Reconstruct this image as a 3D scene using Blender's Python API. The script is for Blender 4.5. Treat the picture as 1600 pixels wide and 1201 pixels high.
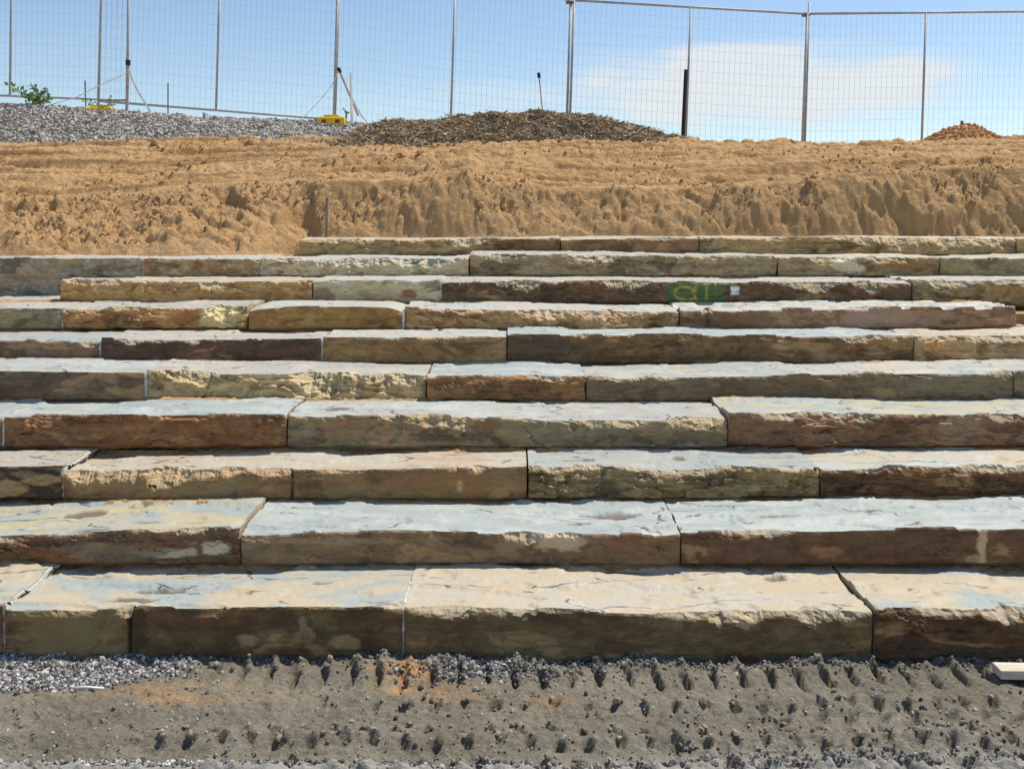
import bpy, math, random
import numpy as np
from mathutils import Vector

for o in list(bpy.data.objects):
    bpy.data.objects.remove(o)
S = bpy.context.scene
COL = S.collection
R = math.radians

# ------------------------------------------------------------------ camera
CAM_H = 1.75          # eye height above the gravel
FPX = 1600.0          # focal length in photo pixels
YH = 340.0            # horizon row in the photo
cam = bpy.data.cameras.new('camera')
cam.sensor_width = 36.0
cam.lens = 36.0 * FPX / 1600.0
cam.shift_y = -(600.5 - YH) / 1600.0
cam.clip_end = 2000
camo = bpy.data.objects.new('camera', cam)
camo.location = (0, 0, CAM_H)
camo.rotation_euler = (R(90), 0, 0)
COL.objects.link(camo)
S.camera = camo

# ------------------------------------------------------------------ sky and sun
SUN = Vector((0.40, 0.25, 0.88)).normalized()      # towards the sun
w = bpy.data.worlds.new('World'); S.world = w; w.use_nodes = True
nt = w.node_tree; N = nt.nodes; L = nt.links
N.clear()
out = N.new('ShaderNodeOutputWorld'); bg = N.new('ShaderNodeBackground')
sky = N.new('ShaderNodeTexSky'); sky.sky_type = 'NISHITA'; sky.sun_disc = False
sky.sun_elevation = math.asin(SUN.z)
sky.sun_rotation = math.atan2(SUN.x, SUN.y)
sky.altitude = 100; sky.air_density = 1.0; sky.dust_density = 0.25; sky.ozone_density = 2.2
bg.inputs[1].default_value = 0.137
tc = N.new('ShaderNodeTexCoord')
def wmath(op, a, b=None):
    n = N.new('ShaderNodeMath'); n.operation = op
    for i, v in enumerate((a, b)):
        if v is None: continue
        if isinstance(v, (int, float)): n.inputs[i].default_value = v
        else: L.new(v, n.inputs[i])
    return n.outputs[0]
def cloud_blob(px, py, rx, ry, rot=0.0):
    """one soft streak of high cloud in a world direction (spherical falloff)"""
    d = Vector(((px - 800) / FPX, 1.0, (YH - py) / FPX)).normalized()
    s = N.new('ShaderNodeVectorMath'); s.operation = 'SUBTRACT'
    L.new(tc.outputs['Generated'], s.inputs[0]); s.inputs[1].default_value = d
    m = N.new('ShaderNodeMapping'); m.vector_type = 'POINT'
    m.inputs['Rotation'].default_value = (0, rot, 0)
    m.inputs['Scale'].default_value = (FPX / rx, 3.0, FPX / ry)
    L.new(s.outputs[0], m.inputs[0])
    g = N.new('ShaderNodeTexGradient'); g.gradient_type = 'SPHERICAL'
    L.new(m.outputs[0], g.inputs[0])
    return g.outputs['Fac']
mp = N.new('ShaderNodeMapping'); mp.inputs['Scale'].default_value = (7, 7, 26); mp.inputs['Rotation'].default_value = (0, R(6), 0)
L.new(tc.outputs['Generated'], mp.inputs[0])
wn = N.new('ShaderNodeTexNoise'); wn.inputs['Scale'].default_value = 1.3; wn.inputs['Detail'].default_value = 7; wn.inputs['Roughness'].default_value = 0.55
L.new(mp.outputs[0], wn.inputs['Vector'])
blobs = None
for args, k in (((1200, 135, 310, 72, 0.10), 1.9), ((1340, 128, 150, 38, -0.22), 1.7), ((1080, 110, 230, 46, 0.08), 0.8), ((1180, 160, 260, 36, 0.02), 0.9), ((1110, 135, 230, 70, 0.05), 0.7), ((830, 158, 420, 36, 0.03), 0.45)):
    b = wmath('MULTIPLY', cloud_blob(*args), k)
    blobs = b if blobs is None else wmath('ADD', blobs, b)
wisp = N.new('ShaderNodeMapRange'); wisp.interpolation_type = 'SMOOTHSTEP'
wisp.inputs[1].default_value = 0.40; wisp.inputs[2].default_value = 0.62
L.new(wn.outputs['Fac'], wisp.inputs[0])
cl = wmath('MULTIPLY', blobs, wmath('ADD', wmath('MULTIPLY', wisp.outputs[0], 0.85), 0.36))
thin = N.new('ShaderNodeMapRange'); thin.interpolation_type = 'SMOOTHSTEP'
thin.inputs[1].default_value = 0.50; thin.inputs[2].default_value = 0.78; thin.inputs[4].default_value = 0.05
L.new(wn.outputs['Fac'], thin.inputs[0])
cl = wmath('MINIMUM', wmath('ADD', cl, thin.outputs[0]), 0.9)
mixc = N.new('ShaderNodeMix'); mixc.data_type = 'RGBA'
L.new(cl, mixc.inputs['Factor']); L.new(sky.outputs[0], mixc.inputs['A'])
mixc.inputs['B'].default_value = (5.9, 6.15, 6.3, 1)
L.new(mixc.outputs['Result'], bg.inputs[0]); L.new(bg.outputs[0], out.inputs[0])

sl = bpy.data.lights.new('sun', 'SUN'); sl.energy = 5.0; sl.angle = R(0.53); sl.color = (1.0, 0.945, 0.85)
so = bpy.data.objects.new('sun', sl); so.rotation_euler = SUN.to_track_quat('Z', 'Y').to_euler(); so.location = (6, 6, 20)
COL.objects.link(so)
S.view_settings.view_transform = 'Standard'; S.view_settings.look = 'None'
S.view_settings.gamma = 1.0; S.view_settings.exposure = 0.0; S.view_settings.use_curve_mapping = False
S.render.engine = 'CYCLES'
S.cycles.max_bounces = 4; S.cycles.diffuse_bounces = 3; S.cycles.glossy_bounces = 2

# ------------------------------------------------------------------ helpers
rng = np.random.default_rng(7)
random.seed(7)
_T = np.random.default_rng(3).random((256, 256)) * 2 - 1
def vnoise(x, y, seed=0):
    x = np.asarray(x, float) + seed * 17.31; y = np.asarray(y, float) + seed * 9.77
    xi = np.floor(x).astype(int); yi = np.floor(y).astype(int)
    fx = x - xi; fy = y - yi
    fx = fx * fx * fx * (fx * (fx * 6 - 15) + 10); fy = fy * fy * fy * (fy * (fy * 6 - 15) + 10)
    a = _T[xi & 255, yi & 255]; b = _T[(xi + 1) & 255, yi & 255]
    c = _T[xi & 255, (yi + 1) & 255]; d = _T[(xi + 1) & 255, (yi + 1) & 255]
    return (a + (b - a) * fx) * (1 - fy) + (c + (d - c) * fx) * fy
def fbm(x, y, octv=4, seed=0, rough=0.5):
    s = 0; a = 1.0; t = 0
    for k in range(octv):
        s = s + a * vnoise(x * 2 ** k, y * 2 ** k, seed + k * 3); t += a; a *= rough
    return s / t * 1.4
def ridged(x, y, octv=4, seed=0):
    s = 0; a = 1.0; t = 0
    for k in range(octv):
        s = s + a * (1 - 2 * np.abs(vnoise(x * 2 ** k, y * 2 ** k, seed + k * 5))); t += a; a *= 0.55
    return s / t
_R1 = np.random.default_rng(5).random((256, 256, 5)) * 2 - 1
def facet(x, y, seed=0, warp=0.35):
    """broken-stone relief: tilted planes with sharp edges between them"""
    x = np.asarray(x, float) + seed * 5.13; y = np.asarray(y, float) + seed * 3.71
    x, y = x + warp * fbm(x * 1.3, y * 1.3, 3, seed + 1), y + warp * fbm(x * 1.3 + 40, y * 1.3, 3, seed + 2)
    xi = np.floor(x).astype(int); yi = np.floor(y).astype(int)
    best = np.full(x.shape, 9e9); res = np.zeros(x.shape)
    for a in (-1, 0, 1):
        for b in (-1, 0, 1):
            c = _R1[(xi + a + seed * 7) & 255, (yi + b + seed * 3) & 255]
            dx = x - (xi + a + 0.5 + 0.45 * c[..., 0]); dy = y - (yi + b + 0.5 + 0.45 * c[..., 1])
            d = dx * dx + dy * dy; m = d < best
            best = np.where(m, d, best); res = np.where(m, 0.6 * c[..., 2] + 1.1 * (c[..., 3] * dx + c[..., 4] * dy), res)
    return res
def sstep(a, b, x):
    t = np.clip((x - a) / (b - a), 0, 1); return t * t * (3 - 2 * t)
def X_of(px, D): return (px - 800) / FPX * D
def Z_of(py, D): return CAM_H - (py - YH) / FPX * D
def P(px, py, D): return Vector((X_of(px, D), D, Z_of(py, D)))
def lin(c):
    return tuple(((v / 255) / 12.92 if v / 255 <= 0.04045 else ((v / 255 + 0.055) / 1.055) ** 2.4) for v in c)
def alb(c, k):
    """albedo of a surface that shows sRGB colour c under illumination k"""
    v = np.array(lin(c)) / k
    v = v * 0.84 + v.mean() * np.array((1.06, 1.0, 0.9)) * 0.16
    return tuple(float(q) for q in v * min(1.0, 0.76 / v.max())) + (1.0,)

def link(o, parent=None):
    COL.objects.link(o)
    if parent: o.parent = parent
    return o
def tag(o, label=None, cat=None, group=None, kind=None):
    if label: o['label'] = label
    if cat: o['category'] = cat
    if group: o['group'] = group
    if kind: o['kind'] = kind
    return o
def empty(name, loc, label=None, cat=None, group=None):
    o = bpy.data.objects.new(name, None); o.location = loc; o.empty_display_size = 0.1
    return tag(link(o), label, cat, group)
def mesh_np(name, V, F, mat, parent=None, loc=(0, 0, 0), smooth=True, attrs=None):
    """V (n,3), F list of faces or (m,3|4) array"""
    me = bpy.data.meshes.new(name)
    if isinstance(F, np.ndarray):
        V = np.asarray(V, np.float32); n = F.shape[1]
        me.vertices.add(len(V)); me.vertices.foreach_set('co', V.ravel())
        me.loops.add(F.size); me.loops.foreach_set('vertex_index', F.ravel().astype(np.int32))
        me.polygons.add(len(F)); me.polygons.foreach_set('loop_start', np.arange(0, F.size, n, dtype=np.int32))
        me.update(calc_edges=True); me.validate()
    else:
        me.from_pydata([tuple(v) for v in V], [], F); me.update()
    me.polygons.foreach_set('use_smooth', np.full(len(me.polygons), smooth))
    for k, a in (attrs or {}).items():
        if a.ndim == 2:
            at = me.attributes.new(k, 'FLOAT_COLOR', 'POINT'); at.data.foreach_set('color', a.astype(np.float32).ravel())
        else:
            at = me.attributes.new(k, 'FLOAT', 'POINT'); at.data.foreach_set('value', a.astype(np.float32))
    me.materials.append(mat)
    o = bpy.data.objects.new(name, me); o.location = loc
    return link(o, parent)
def grid_faces(nu, nv, close_v=False):
    i = np.arange(nu - 1)[:, None]; j = np.arange(nv if close_v else nv - 1)[None, :]
    a = i * nv + j; b = (i + 1) * nv + j; jn = (j + 1) % nv
    c = (i + 1) * nv + jn; d = i * nv + jn
    return np.stack([a, b, c, d], -1).reshape(-1, 4)
class MB:
    """collects small shapes into one mesh"""
    def __init__(s): s.V = []; s.F = []
    def add(s, V, F):
        o = len(s.V); s.V += [tuple(v) for v in V]; s.F += [tuple(i + o for i in f) for f in F]
    def tube(s, pts, r, n=8, r2=None):
        pts = [Vector(p) for p in pts]; V = []; F = []; m = len(pts)
        for k, p in enumerate(pts):
            d = (pts[min(k + 1, m - 1)] - pts[max(k - 1, 0)]).normalized()
            a = d.cross(Vector((0, 0, 1)) if abs(d.z) < .9 else Vector((1, 0, 0))).normalized(); b = d.cross(a)
            rr = r if r2 is None else r + (r2 - r) * k / (m - 1)
            V += [p + a * rr * math.cos(q * 2 * math.pi / n) + b * rr * math.sin(q * 2 * math.pi / n) for q in range(n)]
        for k in range(m - 1):
            F += [(k * n + q, k * n + (q + 1) % n, (k + 1) * n + (q + 1) % n, (k + 1) * n + q) for q in range(n)]
        F += [tuple(range(n))[::-1], tuple(range((m - 1) * n, m * n))]
        s.add(V, F)
    def box(s, c, h, rz=0.0, bev=0.0):
        c = Vector(c); V = []; cr, sr = math.cos(rz), math.sin(rz)
        for (zz, k) in ((-h[2], 0), (-h[2] + bev, bev), (h[2] - bev, bev), (h[2], 0)) if bev else ((-h[2], 0), (h[2], 0)):
            ins = bev - k if bev else 0
            for x, y in ((-1, -1), (1, -1), (1, 1), (-1, 1)):
                px, py = x * (h[0] - ins), y * (h[1] - ins)
                V.append(c + Vector((px * cr - py * sr, px * sr + py * cr, zz)))
        m = len(V) // 4; F = [(3, 2, 1, 0), tuple(range((m - 1) * 4, m * 4))]
        for k in range(m - 1):
            F += [(k * 4 + q, k * 4 + (q + 1) % 4, (k + 1) * 4 + (q + 1) % 4, (k + 1) * 4 + q) for q in range(4)]
        s.add(V, F)
    def build(s, name, mat, parent=None, origin=(0, 0, 0), smooth=False):
        o = Vector(origin)
        V = [tuple(Vector(v) - o) for v in s.V]
        me = bpy.data.meshes.new(name); me.from_pydata(V, [], s.F); me.update()
        me.polygons.foreach_set('use_smooth', [smooth] * len(me.polygons)); me.materials.append(mat)
        ob = bpy.data.objects.new(name, me)
        if parent is None: ob.location = o
        return link(ob, parent)

# ------------------------------------------------------------------ material helpers
class NT:
    def __init__(s, name, rough=0.9, spec=0.25):
        s.m = bpy.data.materials.new(name); s.m.use_nodes = True
        s.t = s.m.node_tree; s.N = s.t.nodes; s.L = s.t.links
        s.b = s.N['Principled BSDF']; s.b.inputs['Roughness'].default_value = rough
        s.b.inputs['Specular IOR Level'].default_value = spec
        s.tc = s.N.new('ShaderNodeTexCoord')
    def set(s, sock, v):
        if hasattr(v, 'is_output'): s.L.new(v, sock)
        else: sock.default_value = v
    def map(s, scale=(1, 1, 1), off=(0, 0, 0), rot=(0, 0, 0)):
        m = s.N.new('ShaderNodeMapping'); m.inputs['Scale'].default_value = scale; m.inputs['Location'].default_value = off; m.inputs['Rotation'].default_value = rot
        s.L.new(s.tc.outputs['Object'], m.inputs[0]); return m.outputs[0]
    def noise(s, vec, scale, detail=4, rough=0.55, dist=0.0):
        n = s.N.new('ShaderNodeTexNoise'); s.L.new(vec, n.inputs['Vector'])
        n.inputs['Scale'].default_value = scale; n.inputs['Detail'].default_value = detail
        n.inputs['Roughness'].default_value = rough; n.inputs['Distortion'].default_value = dist
        return n.outputs['Fac']
    def rng(s, v, a, b, c=0.0, d=1.0):
        n = s.N.new('ShaderNodeMapRange'); n.interpolation_type = 'SMOOTHSTEP'
        s.L.new(v, n.inputs[0])
        for i, q in enumerate((a, b, c, d)): n.inputs[i + 1].default_value = q
        return n.outputs[0]
    def mix(s, f, a, b, mode='MIX'):
        n = s.N.new('ShaderNodeMix'); n.data_type = 'RGBA'; n.blend_type = mode
        s.set(n.inputs['Factor'], f); s.set(n.inputs['A'], a); s.set(n.inputs['B'], b)
        return n.outputs['Result']
    def math(s, op, a, b):
        n = s.N.new('ShaderNodeMath'); n.operation = op; s.set(n.inputs[0], a); s.set(n.inputs[1], b); return n.outputs[0]
    def attr(s, name):
        n = s.N.new('ShaderNodeAttribute'); n.attribute_name = name; return n
    def bump(s, h, strength=0.5, dist=0.01, prev=None):
        n = s.N.new('ShaderNodeBump'); n.inputs['Strength'].default_value = strength; n.inputs['Distance'].default_value = dist
        s.L.new(h, n.inputs['Height'])
        if prev: s.L.new(prev, n.inputs['Normal'])
        return n.outputs[0]
    def done(s, col, normal=None):
        s.set(s.b.inputs['Base Color'], col)
        if normal: s.L.new(normal, s.b.inputs['Normal'])
        return s.m
def plain(name, c, rough=0.6, metal=0.0, var=0.25, scale=20):
    t = NT(name, rough); t.b.inputs['Metallic'].default_value = metal
    f = t.rng(t.noise(t.map(), scale, 5), 0.3, 0.7)
    a = tuple(v * (1 - var) for v in c[:3]) + (1,); b = tuple(min(0.85, v * (1 + var)) for v in c[:3]) + (1,)
    return t.done(t.mix(f, a, b))

KSH, KSUN = np.array((0.33, 0.392, 0.535)), np.array((1.27, 1.30, 1.33))           # rough illumination on shaded faces and on sunlit treads

def stone_material(seed, fa, fb, fc, ta, tb, rust=0.5, pale=(186, 170, 138), speck=0.35, streak=6.0, painted=False):
    t = NT('sandstone_%02d' % seed, 0.88, 0.2)
    rs = np.random.default_rng(seed + 50)
    off = tuple(rs.uniform(-20, 20, 3))
    FA, FB, FC = alb(fa, KSH), alb(fb, KSH), alb(fc, KSH); TA, TB = alb(ta, KSUN), alb(tb, KSUN); PA = alb(pale, KSUN * 0.62)
    v = t.map((1.3, 1.3, streak), off); v2 = t.map((1, 1, 1.6), tuple(o + 7 for o in off)); vt = t.map((1.0, 2.6, 1), tuple(o - 5 for o in off), (0, 0, rs.uniform(-.25, .25)))
    big = t.noise(v, 2.2, 3, 0.6, 0.4); med = t.noise(v2, 6.0, 4, 0.62, 0.3); fine = t.noise(v2, 95, 2, 0.7)
    grit = t.noise(v2, 32, 3, 0.65)
    face = t.mix(t.rng(big, 0.38, 0.62), FA, FB)
    face = t.mix(t.math('MULTIPLY', t.rng(med, 0.66 - 0.28 * rust, 0.80 - 0.22 * rust), 0.9), face, FC)
    # bands of strata
    band = t.noise(t.map((0.5, 0.5, 22), off), 1.6, 2, 0.6, 0.6)
    face = t.mix(t.rng(band, 0.30, 0.52, 0.38, 0.0), face, tuple(0.45 * q for q in FA[:3]) + (1,))
    # pale scuffs from the machine grab and lichen
    sc = t.noise(t.map((2.2, 2.2, 1.2), tuple(o + 31 for o in off), (0, .5, 0)), 5.0, 4, 0.72, 0.5)
    face = t.mix(t.rng(sc, 0.66, 0.76, 0, 0.42), face, alb((150, 142, 124), KSH * 1.25))
    face = t.mix(t.rng(fine, 0.2, 0.8, speck, 0.0), face, tuple(0.42 * q for q in FA[:3]) + (1,))
    face = t.mix(t.rng(fine, 0.56, 0.85, 0.0, speck * 0.8), face, tuple(min(.75, 1.7 * q) for q in FB[:3]) + (1,))
    mot = t.noise(v2, 11, 4, 0.68, 0.4)
    pat = t.noise(t.map((1.0, 1.0, 2.4), tuple(o - 13 for o in off), (0, 0.25, 0)), 2.6, 4, 0.62, 0.7)
    face = t.mix(t.rng(pat, 0.53, 0.60, 0.0, 0.60), face, alb((52, 40, 29), KSH))
    face = t.mix(t.rng(pat, 0.36, 0.43, 0.50, 0.0), face, alb((126, 106, 76), KSH))
    face = t.mix(t.rng(mot, 0.30, 0.52, 0.62, 0.0), face, tuple(0.38 * q for q in FA[:3]) + (1,))
    face = t.mix(t.rng(mot, 0.52, 0.74, 0.0, 0.55), face, tuple(min(.75, 1.75 * q) for q in FB[:3]) + (1,))
    # freshly broken stone along the chipped arris
    chipc = t.mix(t.rng(grit, 0.3, 0.7), PA, tuple(0.62 * q for q in PA[:3]) + (1,))
    chipc = t.mix(t.rng(med, 0.55, 0.75, 0, 0.6), chipc, FC)
    ch = t.attr('chip').outputs['Fac']
    ch = t.math('MULTIPLY', ch, t.rng(grit, 0.25, 0.6, 0.35, 1.0))
    face = t.mix(ch, face, chipc)
    # cleft top
    tp = t.noise(vt, 2.4, 5, 0.62, 0.8)
    top = t.mix(t.rng(tp, 0.40, 0.60), TA, TB)
    tn2 = t.noise(vt, 7.5, 4, 0.65, 0.6)
    top = t.mix(t.rng(tn2, 0.52, 0.72, 0, 0.55), top, alb((214, 188, 146), KSUN))
    top = t.mix(t.rng(t.noise(t.map((1, 5, 1), tuple(o + 11 for o in off)), 3.2, 4, 0.6, 0.5), 0.64, 0.68, 0, 0.8), top, alb((128, 108, 84), KSUN))
    cr = t.N.new('ShaderNodeTexVoronoi'); cr.feature = 'DISTANCE_TO_EDGE'; cr.inputs['Scale'].default_value = 1.15
    wv = t.N.new('ShaderNodeVectorMath'); wv.operation = 'ADD'
    nn = t.N.new('ShaderNodeTexNoise'); nn.inputs['Scale'].default_value = 3.5; nn.inputs['Detail'].default_value = 3; t.L.new(vt, nn.inputs['Vector'])
    vs = t.N.new('ShaderNodeVectorMath'); vs.operation = 'SCALE'; vs.inputs['Scale'].default_value = 0.28; t.L.new(nn.outputs['Color'], vs.inputs[0])
    t.L.new(vt, wv.inputs[0]); t.L.new(vs.outputs[0], wv.inputs[1]); t.L.new(wv.outputs[0], cr.inputs['Vector'])
    crack = t.math('MULTIPLY', t.rng(cr.outputs['Distance'], 0.003, 0.014, 1.0, 0.0), t.rng(med, 0.47, 0.53))
    top = t.mix(t.math('MULTIPLY', crack, 0.8), top, (0.06, 0.055, 0.05, 1))
    top = t.mix(t.math('MULTIPLY', t.attr('stain').outputs['Fac'], 0.85), top, alb((112, 92, 72), KSUN))
    top = t.mix(t.rng(fine, 0.25, 0.75, 0.16, 0.0), top, tuple(0.5 * q for q in TA[:3]) + (1,))
    top = t.mix(t.rng(grit, 0.55, 0.8, 0.0, 0.25), top, tuple(min(.75, 1.2 * q) for q in TB[:3]) + (1,))
    tm = t.attr('top').outputs['Fac']
    col = t.mix(tm, face, top)
    if painted:
        pt = t.attr('paint')
        col = t.mix(pt.outputs['Alpha'], col, pt.outputs['Color'])
    h = t.math('ADD', t.math('MULTIPLY', grit, 0.55), t.math('ADD', t.math('MULTIPLY', fine, 0.25), t.math('MULTIPLY', mot, 0.7)))
    h = t.math('ADD', h, t.math('MULTIPLY', crack, -0.5))
    n1 = t.bump(h, 0.75, 0.018)
    t.set(n1.node.inputs['Strength'], t.rng(tm, 0.0, 1.0, 0.75, 0.38))
    t.set(t.b.inputs['Roughness'], t.rng(tm, 0.0, 1.0, 0.86, 0.60)); t.b.inputs['Specular IOR Level'].default_value = 0.4
    return t.done(col, n1)

# ------------------------------------------------------------------ ground in front (gravelly mud with machine track prints)
def D_of(py, z=0.0): return (CAM_H - z) * FPX / (py - YH)
def build_ground():
    xs = np.concatenate([-np.geomspace(60, 2.55, 40), np.arange(-2.5, 2.5, 0.0075), np.geomspace(2.55, 60, 40)])
    ys = np.concatenate([-np.geomspace(80, 0.5, 25), np.linspace(0.0, 2.8, 30), np.arange(2.9, 4.16, 0.0062), [4.25, 4.5, 5.5, 8.0]])
    Xg, Yg = np.meshgrid(xs, ys, indexing='ij')
    z = 0.0050 * facet(Xg * 20, Yg * 20, 5) + 0.0035 * facet(Xg * 52, Yg * 52, 6) + 0.008 * np.maximum(0, fbm(Xg * 17, Yg * 17, 3, 8) - 0.15) + 0.012 * fbm(Xg * 1.2, Yg * 1.7, 3, 1) + 0.006 * fbm(Xg * 9, Yg * 9, 4, 2) + 0.0035 * fbm(Xg * 40, Yg * 40, 3, 4)
    # two ruts that run along the steps
    py = YH + CAM_H * FPX / np.maximum(Yg, 1.0)
    z -= 0.022 * np.exp(-((py - 1122) / 20) ** 2) + 0.020 * np.exp(-((py - 1172) / 14) ** 2)
    z += 0.012 * np.exp(-((py - 1148) / 7) ** 2) * (0.6 + 0.5 * fbm(Xg * 3, Yg * 3, 2, 6))
    # grouser prints
    def prints(pyc, half, spacing, phase, depth, wid, slant, x0, x1, seed):
        nonlocal z
        Dc = D_of(pyc); sp = spacing / FPX * Dc
        for kk in range(-45, 46):
            xp = phase + kk * sp; pxp = xp * FPX / Dc + 800
            if x0 < pxp < x1: PRINTS.append((xp + 0.010 * math.sin(kk * 12.9 + seed), Dc + 0.015 * math.sin(kk * 7.7 + seed * 2), wid, abs(D_of(pyc - half) - D_of(pyc + half)) / 2))
        hl = abs(D_of(pyc - half) - D_of(pyc + half)) / 2
        k = np.round((Xg - slant * (Yg - Dc) - phase) / sp)
        jx = 0.010 * np.sin(k * 12.9 + seed); jy = 0.015 * np.sin(k * 7.7 + seed * 2)
        amp = 0.7 + 0.3 * np.abs(np.sin(k * 4.3 + seed)) 
        u = Xg - slant * (Yg - Dc) - phase - k * sp - jx + 0.010 * fbm(Xg * 16, Yg * 16, 3, seed)
        v = (Yg - Dc - jy) / hl + 0.35 * fbm(Xg * 14, Yg * 14, 3, seed + 5)
        m = sstep(x0 - 60, x0 + 60, Xg * FPX / Dc + 800) * (1 - sstep(x1 - 60, x1 + 60, Xg * FPX / Dc + 800))
        env = np.where(v > 0, np.exp(-np.abs(v / 0.9) ** 8), np.exp(-np.abs(v / 1.15) ** 3)) * m * amp
        uu = u / wid
        pit = np.where(uu > 0, np.exp(-np.abs(uu / 0.85) ** 6), np.exp(-np.abs(uu / 1.2) ** 3))
        z += -env * depth * pit
        lump = np.exp(-((u - wid * 0.3) / (wid * 1.1)) ** 2 - ((v - 1.5) / 0.55) ** 2) * m * amp
        z += 0.6 * depth * lump * (0.7 + 0.7 * fbm(Xg * 30, Yg * 30, 2, seed + 8))
    prints(1059, 11, 43.5, 0.02, 0.050, 0.0135, 0.02, 320, 1575, 11)
    prints(1101, 4.5, 46, 0.05, 0.030, 0.016, 0.35, 560, 1620, 12)
    prints(1137, 4.0, 47.5, 0.03, 0.028, 0.016, -0.15, 250, 1620, 13)
    prints(1157, 4.5, 47.5, 0.05, 0.032, 0.016, 0.25, 230, 1620, 14)
    prints(1190, 6, 50, 0.00, 0.032, 0.020, 0.3, 380, 1640, 15)
    prints(1120, 8, 52, 0.01, 0.024, 0.018, 0.9, 1150, 1640, 16)
    prints(1230, 14, 52, 0.02, 0.04, 0.025, 0.3, -200, 1800, 17)
    # crumbly piled edges
    z += 0.020 * sstep(1186, 1197, py) * (0.4 + 0.9 * ridged(Xg * 9, Yg * 9, 3, 20))
    z += 0.026 * sstep(1140, 1185, py) * sstep(850, 1300, Xg * FPX / np.maximum(Yg, 1) + 800) * fbm(Xg * 22, Yg * 22, 3, 21)
    z += 0.028 * (1 - sstep(1040, 1062, py)) * (0.5 + 0.6 * fbm(Xg * 7, Yg * 7, 3, 9)) * (py > 1000)
    far = (np.abs(Xg) > 2.6) | (Yg < 2.85) | (Yg > 4.2)
    z = np.where(far, 0.012 * fbm(Xg * 1.2, Yg * 1.7, 3, 1), z)
    px = Xg * FPX / np.maximum(Yg, 1) + 800
    n = fbm(Xg * 6, Yg * 9, 4, 31)
    clay = 0 * z
    for cx, cy, rx, ry, k in ((270, 1085, 130, 12, .7), (345, 1078, 60, 10, .8), (640, 1050, 45, 14, .9), (625, 1080, 25, 10, 1), (860, 1097, 50, 6, .7), (30, 1072, 22, 10, .6), (560, 1052, 60, 14, .5), (700, 1085, 70, 14, .35)):
        clay = np.maximum(clay, k * np.exp(-((px - cx) / rx) ** 2 - ((py - cy) / ry) ** 2) * sstep(-0.45, 0.5, n))
    t = NT('track_mud', 0.95, 0.15)
    m = t.map()
    a = t.noise(m, 3.0, 6, 0.6); b = t.noise(m, 60, 5, 0.7); c = t.noise(m, 160, 3, 0.7); d = t.noise(m, 14, 5, 0.65)
    col = t.mix(t.rng(a, 0.35, 0.65), (0.168, 0.146, 0.106, 1), (0.232, 0.204, 0.152, 1))
    col = t.mix(t.rng(d, 0.52, 0.72, 0, 0.6), col, (0.16, 0.135, 0.095, 1))
    col = t.mix(t.rng(b, 0.56, 0.72, 0, 0.75), col, (0.44, 0.40, 0.33, 1))
    col = t.mix(t.rng(b, 0.30, 0.44, 0.6, 0), col, (0.07, 0.06, 0.05, 1))
    col = t.mix(t.rng(c, 0.60, 0.75, 0, 0.5), col, (0.5, 0.47, 0.43, 1))
    col = t.mix(t.math('MULTIPLY', t.attr('dust').outputs['Fac'], t.rng(d, 0.3, 0.6, .25, 0.75)), col, (0.40, 0.385, 0.345, 1))
    col = t.mix(t.attr('clay').outputs['Fac'], col, (0.50, 0.27, 0.10, 1))
    nrm = t.bump(t.math('ADD', t.math('MULTIPLY', d, 0.8), t.math('ADD', t.math('MULTIPLY', b, 0.6), t.math('MULTIPLY', c, 0.15))), 0.9, 0.022)
    dust = sstep(1150, 1195, py) * sstep(700, 1300, px) + sstep(1183, 1192, py)
    mat = t.done(col, nrm)
    V = np.stack([Xg, Yg, z], -1).reshape(-1, 3)
    o = mesh_np('ground', V, grid_faces(len(xs), len(ys)), mat, attrs={'clay': clay.ravel(), 'dust': np.clip(dust, 0, 1).ravel()})
    tag(o, kind='structure')
    return xs, ys, z
PRINTS = []
GX, GY, GZ = build_ground()
def ground_z(x, y):
    i = np.clip(np.searchsorted(GX, x), 0, len(GX) - 1); j = np.clip(np.searchsorted(GY, y), 0, len(GY) - 1)
    return GZ[i, j]

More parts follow.
